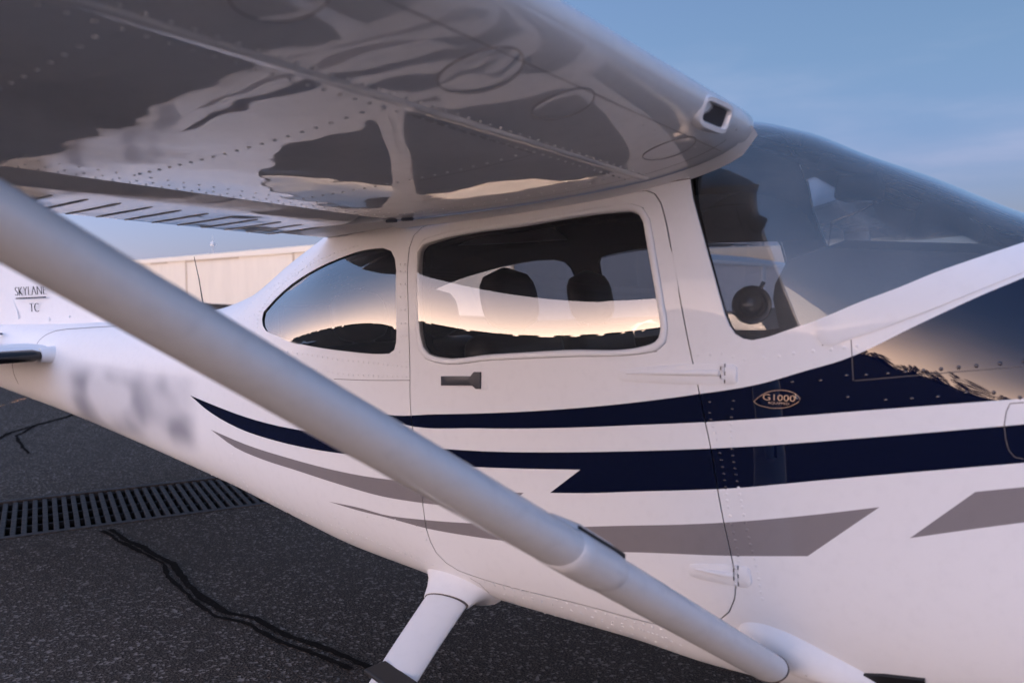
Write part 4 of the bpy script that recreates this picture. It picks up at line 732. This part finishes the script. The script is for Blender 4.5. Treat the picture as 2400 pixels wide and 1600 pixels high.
# raised plates: hinges, handle, badge, outlet
def plate(name, loop, h, mat, par, base=0., n_in=.25):
    l = np.array(loop); c = l.mean(0); rows = []
    for fr, hh in ((0, base - .001), (0, h * .6), (.03, h), (n_in, h * 1.05), (.999, h * 1.1)):
        q = l * (1 - fr) + c * fr; p_, _ = SN(q[:, 0], q[:, 1], hh); rows.append(p_)
    return MB().grid(rows, 0, True).build(name, mat, par, angle=50)
for hn in ('hinge1', 'hinge2'):
    hg = empty('door_hinge', (0, 0, 0), door); hg.matrix_parent_inverse = Matrix.Translation((1.17, .58, -.73))
    mb = MB()
    for part, hh in (('_leaf', .0035), ('_plate', .004)):
        l = np.array(UV[hn + part]); c = l.mean(0); rows = []
        for fr, q_ in ((0, -.001), (0, hh * .7), (.06, hh), (.999, hh * 1.05)):
            z_ = l * (1 - fr) + c * fr; p_, _ = SN(z_[:, 0], z_[:, 1], q_); rows.append(p_)
        mb.grid(rows, 0, True)
    rb = resample(UV[hn + '_rib'], 9, False); p_, n_ = SN(np.array([q[0] for q in rb]), np.array([q[1] for q in rb]), .003)
    mb.tube([tuple(q) for q in p_], [.003, .0045, .005, .0055, .006, .0065, .007, .007, .007], 8)
    # knuckles
    lf = np.array(UV[hn + '_leaf']); pl = np.array(UV[hn + '_plate'])
    xm = (lf[:, 0].max() + pl[:, 0].min()) / 2; ta, tb = pl[:, 1].min(), pl[:, 1].max()
    kk = np.linspace(ta + .001, tb - .001, 6)
    for i in range(5):
        p_, _ = SN(np.array([xm, xm]), np.array([kk[i] + .0004, kk[i+1] - .0004]), .0025); mb.tube([tuple(p_[0]), tuple(p_[1])], .0045, 8)
    bpy.data.objects.remove(hg)
    hob = dpar(mb.build('door_hinge', 'white', angle=45))
    for i in range(5):
        dx_ = -.0052 if i % 2 else .0052
        p_, _ = SN(np.array([xm + dx_] * 2), np.array([kk[i] + .0002, kk[i+1] - .0002]), .0040)
        g_ = MB().tube([tuple(p_[0]), tuple(p_[1])], .0013, 6).build('knuckle_gap', 'seam'); g_.parent = door; g_.matrix_parent_inverse = Matrix.Translation((1.17, .58, -.73))
dpar(plate('handle_recess', UV['handle_recess'], .0010, 'white', None))
dpar(plate('door_handle', UV['handle'], .0055, 'slate', None))
bd = plate('badge', UV['badge'], .0040, 'navy', plane); tag(bd, 'oval chrome-rimmed emblem reading G1000')
bl = resample(UV['badge'], 40); p_, n_ = SN(np.array([q[0] for q in bl]), np.array([q[1] for q in bl]), .0038)
rimb = MB().tube([tuple(q) for q in p_] + [tuple(p_[0])], .0011, 6, caps=False).build('badge_rim', 'bronze', bd)
plate('cooling_outlet', UV['outlet'], .006, 'black', plane, n_in=.5)
def text_mesh(body, size, origin, ex, ey, ez, mat, parent, name, extrude=.0004, align='CENTER', sx=1.0, thin=0.):
    cu = bpy.data.curves.new('t', 'FONT'); cu.body = body; cu.size = size; cu.extrude = extrude; cu.align_x = align; cu.offset = thin
    ob = bpy.data.objects.new('t', cu); COL.objects.link(ob)
    bpy.context.view_layer.update()
    me = bpy.data.meshes.new_from_object(ob.evaluated_get(bpy.context.evaluated_depsgraph_get()))
    bpy.data.objects.remove(ob)
    ex, ey, ez, o = map(Vector, (ex, ey, ez, origin))
    for v in me.vertices: v.co = o + ex * (v.co.x * sx) + ey * v.co.y + ez * v.co.z
    me.materials.clear(); me.materials.append(M[mat]); me.name = name
    r = bpy.data.objects.new(name, me); COL.objects.link(r); r.parent = parent; return r
ub = np.array(UV['badge']); c = ub.mean(0); pb, nb = SN(np.array([c[0]]), np.array([c[1]]), .0046)
pb, nb = Vector(pb[0]), Vector(nb[0]); ex = Vector((1, 0, .02)); ex = (ex - nb * ex.dot(nb)).normalized(); ey = nb.cross(ex)
if ey.z < 0: ey = -ey
text_mesh('G1000', .0195, pb - ey * .0045, ex, ey, nb, 'bronze', bd, 'lettering', .0008, sx=1.35)
text_mesh('EQUIPPED', .0068, pb - ey * .0125, ex, ey, nb, 'bronze', bd, 'lettering', .0004, sx=1.5)

# ------------------------------------------------------------------ wings
YI = -.548                                 # inboard end of the outer wing skin
def airfoil_loop(y, c0, c1):
    cu = c1 * (1 - np.cos(np.linspace(0, math.pi, 46))) / 2
    up_ = W(np.full(46, y), np.clip(cu, 1e-6, 1), True)[::-1]; lo_ = W(np.full(46, y), cu * (.662 / CF if y > -2.64 else 1))[1:]
    return np.concatenate([up_, lo_])
CF = .695                                  # wing box ends here, flap and aileron follow
def wing_mesh(sgn):
    ys = [YI + .0, YI - .012] + list(np.linspace(YI - .06, -2.75, 30)) + list(np.linspace(-2.9, -5.42, 24))
    rows = []
    for i, y in enumerate(ys):
        l = airfoil_loop(y, 0, CF)
        if i == 0:                         # rounded root edge
            c = l.mean(0); l = c + (l - c) * np.array([.985, 1, .93])
        rows.append(l)
    e = rows[-1]; c = e.mean(0); rows.append(c + (e - c) * np.array([.8, 1, .5]) + np.array([0, -.10, .02])); rows.append(c + (e - c) * np.array([.4, 1, .2]) + np.array([0, -.14, .03]))
    A_ = np.array(rows)
    if sgn > 0: A_ = A_ * FL
    return MB().grid(A_, 0, True, sgn > 0, True, True)
wing_mesh(-1).build('wing', 'wingwhite', plane, angle=50)
tag(wing_mesh(1).build('wing', 'wingwhite', plane, angle=50), 'port wing')
def flap_mesh(y0, y1, droop, sgn, n=14):
    rows = []
    for y in np.linspace(y0, y1, n):
        c = np.linspace(CF + .012, 1, 16)
        lo_ = W(np.full(16, y), c); up_ = W(np.full(16, y), c, True)
        nosep = (lo_[0] + up_[0]) / 2 + np.array([.022, 0, 0])
        l = np.concatenate([up_[::-1], [nosep], lo_]); d = (np.linspace(0, 1, 16) ** 1) * droop
        l[:16, 2] -= d[::-1]; l[17:, 2] -= d; l[17:, 2] += .045 * np.clip((.775 - c) / .07, 0, 1) ** 2 * (droop > 0); rows.append(l)
    A_ = np.array(rows)
    if sgn > 0: A_ = A_ * FL
    return MB().grid(A_, 0, True, sgn > 0, True, True)
DROOP = .012
def lowflap(y, c): p = W(np.array(y), np.array(c)); p = p.copy(); p[2] -= DROOP * (c - CF - .012) / (1 - CF - .012); return p
flap = flap_mesh(-.63, -2.62, DROOP, -1).build('flap', 'wingwhite', plane, angle=50)
y = -.595 - .04
k = 0
while y > -2.6:
    pts = []; 
    for q in np.linspace(0, 1, 9):
        c = .828 + q * .170; p = lowflap(y, c); pts.append((p[0], p[1], p[2] + .002))
    MB().tube(pts, [.004, .0052] + [.0052] * 6 + [.004], 8).build('flap_bead', 'wingwhite', flap); y -= .0815; k += 1
tag(flap_mesh(-.63, -2.62, DROOP, 1, 4).build('flap', 'wingwhite', plane, angle=50), 'port flap')
for sgn in (-1, 1): tag(flap_mesh(-2.66, -5.3, 0, sgn, 6).build('aileron', 'wingwhite', plane, angle=50), 'starboard aileron' if sgn < 0 else 'port aileron')
def wn(y, c, off=0.):
    y = np.atleast_1d(np.asarray(y, float)); c = np.atleast_1d(np.asarray(c, float)); p = W(y, c); e = .002
    a = W(y, c + e) - W(y, np.maximum(c - e, 0)); b = W(y + e, c) - W(y - e, c); n_ = np.cross(a, b); n_ /= np.linalg.norm(n_, axis=1, keepdims=True)
    n_[n_[:, 2] > .55] *= -1
    return p + n_ * off, n_
def wline(ys, cs, wd, name, mat, off=.0008):
    P_, n_ = wn(ys, cs, off); d = np.gradient(P_, axis=0); d /= np.linalg.norm(d, axis=1, keepdims=True); s_ = np.cross(n_, d) * wd / 2
    k_ = len(P_); return MB().add(np.concatenate([P_ - s_, P_ + s_]), [(i, i+1, k_+i+1, k_+i) for i in range(k_-1)], 0).build(name, mat, plane)
# lap joint along the spar, root joint, inspection covers
yy = np.linspace(-5, -.60, 60)
P0, n0 = wn(yy, np.full(60, .1405), .0002); P1, n1_ = wn(yy, np.full(60, .143), .0032); P2, n2_ = wn(yy, np.full(60, .149), .0030); P3, n3_ = wn(yy, np.full(60, .156), .0003)
MB().grid([P0, P1, P2, P3], 0, False).build('skin_lap', 'wingwhite', plane)
wline(np.full(40, -.642), np.linspace(.004, .66, 40), .0022, 'panel_seam', 'seam')
wline(np.linspace(-5, -.6, 50), np.full(50, .034), .0014, 'panel_seam', 'joint')
wline(np.concatenate([np.full(14, -1.02), np.linspace(-1.02, -1.4, 2)[1:]]), np.concatenate([np.linspace(.36, .17, 14), [.165]]), .0014, 'panel_seam', 'seam')
def cover(y0, c0, ry, rx):
    th = np.linspace(0, 2*math.pi, 49); ys = y0 + ry * np.cos(th); cs = c0 + rx / CH * np.sin(th)
    P_, n_ = wn(ys, cs, .0008); mb = MB(); mb.tube([tuple(p) for p in P_], .0008, 6, caps=False)
    o = mb.build('cover_rim', 'joint', plane)
    rows = []
    for k_ in (1, .97, .6, .02):
        q, _ = wn(y0 + ry * k_ * np.cos(th[:-1]), c0 + rx * k_ / CH * np.sin(th[:-1]), .0004 + .0004 * (k_ < .99)); rows.append(q)
    return MB().grid(rows, 0, True).build('inspection_cover', 'wingwhite', plane)
cover(-1.421, .0645, .062, .062); cover(-1.195, .0635, .052, .052); cover(-.76, .066, .052, .055); cover(-1.78, .0645, .055, .055)
mb = MB()
def row(ys, cs, r=.0038, h=.0018):
    P_, n_ = wn(ys, cs, -.0002)
    for p, q in zip(P_, n_): rivet(mb, p, q, r, h)
for c_ in (.137, .167): a = np.arange(-4.9, -.62, .030); row(a, np.full(len(a), c_), .0042, .0022)
for c_ in (.60, .635, .652): a = np.arange(-4.9, -.66, .037); row(a, np.full(len(a), c_), .0034, .0015)
for y_ in (-.68, -1.04, -1.46, -1.88, -2.3, -2.7):
    a = np.arange(.19, .60, .022); row(np.full(len(a), y_), a, .0042, .0022)
a = np.arange(-4.9, -.66, .05); row(a, np.full(len(a), .045), .003, .001)
tag(mb.build('rivets', 'wingwhite', plane, angle=80), None, None, None, 'stuff')
# ram air inlet on the leading edge
pv, nv = wn(np.array([-.790]), np.array([.0035])); pv = Vector(pv[0]); nv = Vector((.90, -.22, -.30)).normalized()
uy = Vector((0, -1, .03)); uy = (uy - nv * uy.dot(nv)).normalized(); uz = nv.cross(uy)
if uz.z < 0: uz = -uz
def ring(hy, hz, rad, dep, n_=32):
    o = []
    for k_ in range(n_):
        a = 2*math.pi*k_/n_; c_, s_ = math.cos(a), math.sin(a); q = (abs(c_)**rad + abs(s_)**rad) ** (-1/rad)
        o.append(tuple(pv + uy * (hy * c_ * q) + uz * (hz * s_ * q) + nv * dep))
    return o
inlet = MB().grid([ring(.058, .034, 3.5, -.03), ring(.057, .033, 3.5, .006), ring(.053, .030, 4, .014), ring(.044, .0215, 6, .015), ring(.041, .0185, 8, .010), ring(.040, .018, 10, .002)], 0, True).build('air_inlet', 'wingwhite', plane, angle=60)
MB().add(ring(.041, .019, 10, .0035), [tuple(range(32))]).build('inlet_back', 'liner', inlet)
mb = MB()
for k_ in range(-8, 9): mb.tube([tuple(pv + uy * (.0047 * k_) - uz * .018 + nv * .0055), tuple(pv + uy * (.0047 * k_) + uz * .018 + nv * .0055)], .0006, 4)
for k_ in range(-4, 5): mb.tube([tuple(pv + uz * (.0042 * k_) - uy * .040 + nv * .0055), tuple(pv + uz * (.0042 * k_) + uy * .040 + nv * .0055)], .0006, 4)
mb.build('inlet_mesh', 'steel', inlet)
# root fillet where wing meets cabin
mb = MB(); cs = np.linspace(.0, .69, 40); Pa, _ = wn(np.full(40, YI - .03), cs, .0015); Pb = Pa.copy(); Pb[:, 1] = -.535; Pb[:, 2] -= .016
Pm = (Pa + Pb) / 2; Pm[:, 2] -= .0; Pm[:, 1] = -.556; Pm[:, 2] = Pa[:, 2] - .006
mb.grid([Pa, Pm, Pb], 0, False); mb.build('root_fillet', 'white', plane)
mb = MB(); p_ = wn(np.full(2, YI - .06), np.array([.62, .66]))[0]
for p in p_: MB().tube([(p[0] + .02, p[1], p[2] - .004), (p[0] - .02, p[1], p[2] - .004)], .005, 6).build('fuel_drain', 'steel', plane)

# fixed trailing edge fairing between flap and cabin
for sgn in (-1, 1):
    rows = []
    for y_ in (-.30, -.45, -.58, -.618, -.626):
        c = np.linspace(CF - .02, 1, 18); a = W(np.full(18, y_), c, True); b = W(np.full(18, y_), c); b[:, 2] -= .004; a[:, 2] += .004
        if y_ == -.626: m_ = (a + b) / 2; a = m_ + (a - m_) * .5; b = m_ + (b - m_) * .5
        rows.append(np.concatenate([a[::-1], b]))
    A_ = np.array(rows); MB().grid(A_ * FL if sgn > 0 else A_, 0, True, sgn > 0, True, True).build('root_fairing', 'white', plane, angle=50)
# ------------------------------------------------------------------ wing strut
SA = Vector((-.545, -.60, .740)); SB = Vector((-1.10, -2.55, 2.04))
ax = (SB - SA).normalized(); ch = (Vector((1, 0, 0)) - ax * ax.x).normalized(); nn_ = ax.cross(ch)
def strut_row(s, chord, th, n_=40):
    c = SA.lerp(SB, s); o = []
    for k_ in range(n_):
        a = 2*math.pi*k_/n_; cx_ = math.cos(a); o.append(tuple(c + ch * (chord/2*cx_) + nn_ * (th/2 * math.sin(a) * (1 - .22 * -cx_ * .6))))
    return o
st = empty('wing_strut', (0, 0, 0), plane)
def tube_rows(rows, nm, mat='white'): return MB().grid(rows, 0, True, False, True, True).build(nm, mat, st, angle=50)
tube_rows([strut_row(s, .132, .070) for s in np.linspace(.318, 1.0, 14)], 'strut_tube', 'strut')
tube_rows([strut_row(s, .132 + d, .070 + d) for s, d in ((.268, -.004), (.272, .003), (.280, .0045), (.31, .0045), (.322, .004), (.3235, -.004))], 'strut_cuff', 'strut')
tube_rows([strut_row(s, c_, t_) for s, c_, t_ in ((.012, .112, .062), (.03, .114, .063), (.10, .120, .065), (.19, .128, .068), (.275, .131, .0695))], 'strut_foot', 'strut')
# step bracket on the strut's upper edge
T0 = Vector((-.80, -1.06, 1.117)); T1 = Vector((-.705, -.90, 1.045))
tb_ = SA.lerp(SB, .245) - ch * .045 + nn_ * 0; sgn_ = 1 if nn_.z > 0 else -1
up_ = Vector((.24, .48, .85)); up_ = (up_ - ax * up_.dot(ax)).normalized()
def sq(s, d, e=0): return tuple(SA.lerp(SB, s) + up_ * d + ch * e)
MB().tube([sq(.350, .026), sq(.337, .034), sq(.310, .040), sq(.275, .040), sq(.258, .036), sq(.253, .026)], [.004, .010, .012, .012, .011, .004], 12, ax=tuple(up_), r2=[.010, .018, .022, .022, .020, .010]).build('strut_step', 'strut', st)
MB().tube([sq(.318, .036, .020), sq(.264, .036, .021)], .0075, 8).build('step_pad', 'black', st)
# strut root fairing on the fuselage
def fair():
    cx_, ct_ = -.485, .262; rows = []
    ca, sa = math.cos(R(-16)), math.sin(R(-16))
    for k_ in np.linspace(1, .02, 12):
        th = np.linspace(0, 2*math.pi, 57)[:-1]; a = .165 * k_ * np.cos(th); b = .062 * k_ * np.sin(th) * (1 - .35 * np.cos(th))
        X = cx_ + a * ca - b * sa; T_ = ct_ + (a * sa + b * ca) / GT
        p_, _ = SN(X, T_, .042 * max(0, 1 - k_**2) ** .75 - .001); rows.append(p_)
    return MB().grid(rows, 0, True)
fair().build('strut_fairing', 'white', plane, angle=60)
MB().grid([strut_row(s, c_, t_) for s, c_, t_ in ((.0125, .1140, .0638), (.0148, .1140, .0638))], 0, True, False, True, True).build('strut_seal', 'seam', plane)
ps = [tuple((Vector(q) * Vector((1, -1, 1)))) for q in ()]
mb = MB().grid(np.array([strut_row(s, .132, .070) for s in np.linspace(-.02, 1, 8)]) * FL, 0, True, True, True, True)
tag(mb.build('wing_strut', 'wingwhite', plane, angle=50), 'port wing strut')

# ------------------------------------------------------------------ main gear
def gear(sgn):
    g = empty('main_gear', (0, 0, 0), plane)
    path = [(-1.575, -.36, .700), (-1.565, -.47, .668), (-1.555, -.55, .632), (-1.54, -.68, .568), (-1.525, -.80, .505), (-1.51, -.95, .42), (-1.495, -1.12, .325), (-1.485, -1.28, .225)]
    f = lambda p: (p[0], p[1] * (-sgn), p[2])
    mbl = MB(); mbl.tube([f(p) for p in path], [.080, .078, .075, .072, .070, .065, .058, .05], 24, ax=(1, 0, 0), r2=[.030, .028, .026, .025, .025, .023, .021, .019])
    mbl.build('gear_leg', 'white', g)
    cuff = [(-1.565, -.43, .684), (-1.563, -.465, .670), (-1.560, -.495, .657), (-1.558, -.518, .6465), (-1.557, -.527, .6425)]
    MB().tube([f(p) for p in cuff], [.150, .112, .095, .087, .0835], 28, ax=(1, 0, 0), r2=[.105, .060, .041, .034, .0315], caps=True).build('gear_fairing', 'white', g)
    MB().tube([f((-1.5573, -.524, .6438)), f((-1.5567, -.531, .6408))], .0795, 28, ax=(1, 0, 0), r2=.0283).build('fairing_lip', 'seam', g)
    # entry step: black rounded pad on the leg
    c = Vector((-1.515, -.815, .533)); T = Matrix.Translation(f(c)) @ Matrix.Rotation(R(-8) * sgn * -1, 4, 'Z') @ Matrix.Rotation(R(6), 4, 'Y')
    MB().box((-.070, -.040, -.007), (.075, .035, .008), 0, T).build('entry_step', 'black', g, smooth=False, bevel=.006, seg=3)
    # wheel
    wc = Vector(f((-1.48, -1.37, .215))); rows = []; 
    for r_, d in ((.10, -.072), (.17, -.078), (.205, -.055), (.215, -.02), (.215, .02), (.205, .055), (.17, .078), (.10, .072)):
        rows.append([(wc.x + r_ * math.cos(2*math.pi*k_/36), wc.y + d, wc.z + r_ * math.sin(2*math.pi*k_/36)) for k_ in range(36)])
    MB().grid(rows, 0, True).build('tyre', 'black', g)
    MB().tube([(wc.x, wc.y - .06, wc.z), (wc.x, wc.y + .06, wc.z)], .10, 24).build('wheel_hub', 'white', g)
    return g
gear(-1); gear(1)
# ------------------------------------------------------------------ tail
def foil(pts_le, pts_te, th, mat, name, parent, n_=15, tcap=True):
    rows = []
    for a, b, t_ in zip(pts_le, pts_te, th):
        a, b = Vector(a), Vector(b); row = []
        cs = (1 - np.cos(np.linspace(0, math.pi, n_))) / 2
        nd = Vector((0, 1, 0)) if abs(a.y - pts_le[-1][1]) < 1e-6 and abs(pts_le[0][1] - pts_le[-1][1]) < .05 else Vector((0, 0, 1))
        for sg, cc in ((1, cs[::-1]), (-1, cs[1:-1])):
            for c_ in cc:
                h = t_ * (2.969*math.sqrt(c_) - 1.26*c_ - 3.516*c_**2 + 2.843*c_**3 - 1.036*c_**4) / .6
                row.append(tuple(a.lerp(b, c_) + nd * sg * h * .6))
        rows.append(row)
    return MB().grid(rows, 0, True, False, True, True).build(name, mat, parent, angle=60)
fin = foil([(-4.05, 0, 1.36), (-4.45, 0, 1.50), (-4.85, 0, 1.71), (-5.25, 0, 1.96), (-5.55, 0, 2.25), (-6.15, 0, 2.95)],
           [(-6.45, 0, 1.25), (-6.46, 0, 1.45), (-6.48, 0, 1.70), (-6.52, 0, 1.96), (-6.56, 0, 2.25), (-6.70, 0, 2.95)],
           [.030, .045, .055, .058, .056, .045], 'white', 'tail_fin', plane)
foil([(-6.47, 0, 1.22), (-6.70, 0, 2.95)], [(-6.85, 0, 1.22), (-7.0, 0, 2.95)], [.04, .03], 'white', 'rudder', plane)
# fin front spar crease and small stiffener marks
for x0, z0, x1, z1, w_ in ((-5.60, 1.72, -5.40, 1.40, .010), (-5.03, 1.43, -5.015, 1.395, .010), (-4.79, 1.44, -4.775, 1.42, .008)):
    MB().tube([(x0, -.030, z0), (x1, -.046, z1)], w_ * .5, 6).build('fin_stiffener', 'white', fin)
for sgn in (-1, 1):
    fs = lambda p: (p[0], p[1] * -sgn, p[2])
    stb = foil([fs((-4.64, -.02, 1.222)), fs((-4.66, -.6, 1.222)), fs((-4.86, -1.82, 1.222))], [fs((-5.55, -.02, 1.225)), fs((-5.55, -.6, 1.225)), fs((-5.50, -1.82, 1.225))], [.047, .044, .036], 'white', 'stabilizer', plane)
    MB().tube([fs((-4.672, -.262, 1.222)), fs((-4.674, -.30, 1.222)), fs((-4.684, -.6, 1.222)), fs((-4.884, -1.80, 1.222))], [.022, .0335, .0335, .026], 20, ax=(0, 0, 1), r2=[.036, .050, .048, .036]).build('deice_boot', 'boot', stb)
    MB().tube([fs((-4.655, -.10, 1.222)), fs((-4.665, -.21, 1.222)), fs((-4.672, -.262, 1.222))], [.058, .046, .0385], 20, ax=(0, 0, 1), r2=[.065, .050, .042]).build('root_cuff', 'white', stb)
    foil([fs((-5.53, -.16, 1.228)), fs((-5.49, -1.85, 1.228))], [fs((-6.0, -.2, 1.235)), fs((-5.85, -1.85, 1.235))], [.06, .05], 'white', 'elevator', plane)
    MB().box((-.17, -.012, -.006), (.17, .012, .006), 0, Matrix.Translation(fs((-5.44, -.27, 1.305))) @ Matrix.Rotation(R(70) * sgn, 4, 'Z')).build('gap_seal', 'steel', stb, smooth=False)
EX = Vector((1, 0, .03)).normalized(); EY = Vector((0, -.04, 1)).normalized()
nfin = Vector((0, -1, -.04))
text_mesh('SKYLANE', .082, (-5.19, -.0655, 1.545), EX, EY, nfin, 'navy', fin, 'lettering', .002, sx=1.18, thin=-.0028)
text_mesh('TC', .080, (-5.15, -.0640, 1.445), EX, EY, nfin, 'navy', fin, 'lettering', .002, sx=1.15, thin=-.0022)
MB().box((-.19, -.002, -.0035), (.19, .002, .0035), 0, Matrix.Translation((-5.19, -.066, 1.530)) @ Matrix.Rotation(R(-1.7), 4, 'Y')).build('underline', 'navy', fin, smooth=False)
# whip antenna and its base on the tail cone
MB().tube([(-3.612, 0, 1.745), (-3.575, 0, 1.63), (-3.53, 0, 1.43)], [.0016, .0024, .0035], 6).build('whip_antenna', 'black', plane)
MB().tube([(-3.50, 0, 1.425), (-3.53, 0, 1.47)], [.03, .012], 10).build('antenna_base', 'white', plane)

# ------------------------------------------------------------------ cabin
def cushion(name, lo, hi, T, mat, parent, bev=.05):
    return MB().box(lo, hi, 0, T).build(name, mat, parent, smooth=True, bevel=bev, seg=4)
def seat(x, y, zs, zb, wd, hx):
    s_ = empty('seat', (x, y, zs - .4), plane)
    cushion('seat_cushion', (-.05, -wd/2, .28), (.46, wd/2, .42), None, 'leather', s_)
    T = Matrix.Translation((.02, 0, .40)) @ Matrix.Rotation(R(-13), 4, 'Y')
    cushion('seat_back', (-.07, -wd/2, 0), (.05, wd/2, zb - zs), T, 'leather', s_, .055)
    if hx:
        Th = T @ Matrix.Translation((0, 0, zb - zs + .015))
        mb_ = MB(); rows = []
        for k_ in range(9):
            u = -1 + 2*k_/8; r_ = max(.02, (1 - u**4)) ** .5
            rows.append([tuple(Th @ Vector((.048 * r_ * math.cos(a), .135 * r_ * (abs(math.cos(a+math.pi/2))**.6) * (1 if math.sin(a) > 0 else -1) * (1 - .12*u*u), .085 + .105 * u))) for a in np.linspace(0, 2*math.pi, 29)[:-1]])
        mb_.grid(rows, 0, True, False, True, True).build('headrest', 'leather', s_)
        for q in (-.05, .05): MB().tube([tuple(Th @ Vector((0, q, -.03))), tuple(Th @ Vector((0, q, .02)))], .006, 6).build('headrest_post', 'steel', s_)
    return s_
seat(-1.40, -.26, 1.0, 1.47, .46, True); seat(-1.40, .26, 1.0, 1.47, .46, True)
seat(-2.13, -.22, .95, 1.40, .44, True); seat(-2.13, .22, .95, 1.40, .44, True)
mb = MB(); P_ = []
for x_ in np.linspace(-2.35, -.76, 16):
    zc = min(1.86, float(pchip(TAB[:, 0], TAB[:, 3], np.array([x_]))[0]) - .07); r_ = []
    for u in np.linspace(-1, 1, 13):
        z_ = zc - .10 * abs(u) ** 3; r_.append((x_, u * (halfw(x_, z_) - .024), z_))
    P_.append(r_)
mb.grid(P_, 0, False); mb.build('headliner', 'head', plane)
MB().box((-2.5, -.36, .72), (.0, .36, .75)).build('cabin_floor', 'liner', plane, smooth=False)
MB().box((-2.60, -.30, .76), (-2.57, .30, 1.52)).build('baggage_bulkhead', 'liner', plane, smooth=False)
# glareshield and instrument panel
prof_ = [(-.575, 1.50), (-.592, 1.60), (-.588, 1.635), (-.56, 1.690), (-.48, 1.715), (-.20, 1.700), (.02, 1.66), (.02, 1.0), (-.46, 1.0), (-.46, 1.46)]
mb = MB(); rows = []
for u in (-1, -.97, -.6, 0, .6, .97, 1):
    rows.append([(x_, u * min(.50, halfw(min(x_, .02), z_ + .01) - .035), z_ - (.03 * abs(u) ** 4 if z_ > 1.5 else 0)) for x_, z_ in prof_])
mb.grid(rows, 0, True, False, True, True); mb.build('glareshield', 'panel', plane, angle=50)
# control yokes
for y_ in (-.27, .27):
    mb = MB(); mb.tube([(-.46, y_, 1.33), (-.68, y_, 1.36)], .016, 10)
    mb.tube([(-.68, y_ - .15, 1.46), (-.69, y_ - .14, 1.38), (-.69, y_, 1.34), (-.69, y_ + .14, 1.38), (-.68, y_ + .15, 1.46)], .015, 10); mb.build('control_yoke', 'plastic', plane)
# round black vent ball on the windshield side
vb = empty('cabin_vent', (-.640, -.505, 1.556), plane)
D = Vector((.45, -.88, .05)).normalized(); u_ = D.cross(Vector((0, 0, 1))).normalized(); v_ = u_.cross(D)
def lathe(pr, n_=32): return [[tuple(D * h + u_ * (r_ * math.cos(2*math.pi*k_/n_)) + v_ * (r_ * math.sin(2*math.pi*k_/n_))) for k_ in range(n_)] for r_, h in pr]
MB().grid(lathe([(.040, -.02), (.045, -.008), (.0455, .004), (.042, .010), (.037, .009), (.035, .003)]), 0, True).build('vent_ring', 'plastic', vb)
MB().grid(lathe([(.036, .002), (.034, .012), (.028, .021), (.018, .027), (.008, .0295), (.0005, .030)]), 0, True).build('vent_ball', 'plastic', vb)
MB().tube([tuple(v_ * .040 + u_ * -.020), tuple(v_ * .054 + u_ * -.027)], .005, 8).build('vent_tab', 'plastic', vb)
# sun visor, compass and mirror behind the windshield
vis = empty('sun_visor', (0, 0, 0), plane)
MB().add([(-.690, -.40, 1.945), (-.690, -.08, 1.965), (-.535, -.08, 1.900), (-.535, -.40, 1.872)], [(0, 1, 2, 3)]).build('visor_blade', 'smoke', vis, smooth=False)
MB().tube([(-.69, -.42, 1.945), (-.62, -.30, 1.950), (-.545, -.2, 1.925)], .005, 8).build('visor_rod', 'plastic', vis)
MB().box((-.07, -.045, -.012), (.075, .045, .012), 0, Matrix.Translation((-.500, -.20, 1.895)) @ Matrix.Rotation(R(15), 4, 'Y')).build('visor_bracket', 'plastic', vis, smooth=False, bevel=.006)
cmp_ = MB().box((-.052, -.045, -.030), (.052, .045, .030), 0, Matrix.Translation((-.475, -.20, 1.842)) @ Matrix.Rotation(R(4), 4, 'Y')).build('compass', 'plastic', plane, smooth=False, bevel=.012, seg=3)
MB().tube([(-.475, -.20, 1.865), (-.475, -.20, 1.893)], .010, 8).build('compass_stem', 'plastic', cmp_)
MB().tube([(-.432, -.20, 1.845), (-.428, -.20, 1.815), (-.468, -.20, 1.79), (-.538, -.21, 1.763), (-.545, -.21, 1.70)], .003, 6).build('compass_cable', 'plastic', cmp_)
# ------------------------------------------------------------------ nose (outside the picture on the right)
sp_ = []
for x_, r_ in ((1.34, .20), (1.36, .19), (1.45, .165), (1.55, .115), (1.62, .05), (1.64, .004)): sp_.append([(x_, r_ * math.cos(a), 1.13 + r_ * math.sin(a)) for a in np.linspace(0, 2*math.pi, 33)[:-1]])
prop = empty('propeller', (1.45, 0, 1.13), plane)
def pp(o): o.parent = prop; o.matrix_parent_inverse = Matrix.Translation((-1.45, 0, -1.13)); return o
pp(MB().grid(sp_, 0, True, False, True, True).build('spinner', 'white'))
for k_ in range(3):
    a = R(30 + 120 * k_); d_ = Vector((0, math.cos(a), math.sin(a))); pts = [tuple(Vector((1.45, 0, 1.13)) + d_ * r_) for r_ in (.08, .3, .6, .85, .98)]
    pp(MB().tube(pts, [.03, .055, .065, .05, .02], 12, ax=tuple(Vector((.45, -math.sin(a) * .9, math.cos(a) * .9))), r2=[.025, .014, .009, .007, .004]).build('blade', 'black'))
MB().add([(1.35, .3 * math.cos(a), 1.13 + .29 * math.sin(a)) for a in np.linspace(0, 2*math.pi, 25)[:-1]], [tuple(range(24))]).build('nose_bowl', 'black', plane, smooth=False)
ng = empty('nose_gear', (0, 0, 0), plane)
MB().tube([(.45, 0, .66), (.42, 0, .30)], .035, 12).build('gear_leg', 'white', ng)
rows = []
for r_, d in ((.09, -.06), (.15, -.065), (.175, -.045), (.185, 0), (.175, .045), (.15, .065), (.09, .06)): rows.append([(.42 + r_ * math.cos(2*math.pi*k_/32), d, .186 + r_ * math.sin(2*math.pi*k_/32)) for k_ in range(32)])
MB().grid(rows, 0, True).build('tyre', 'black', ng)
MB().tube([(.42, -.05, .186), (.42, .05, .186)], .09, 20).build('wheel_hub', 'white', ng)
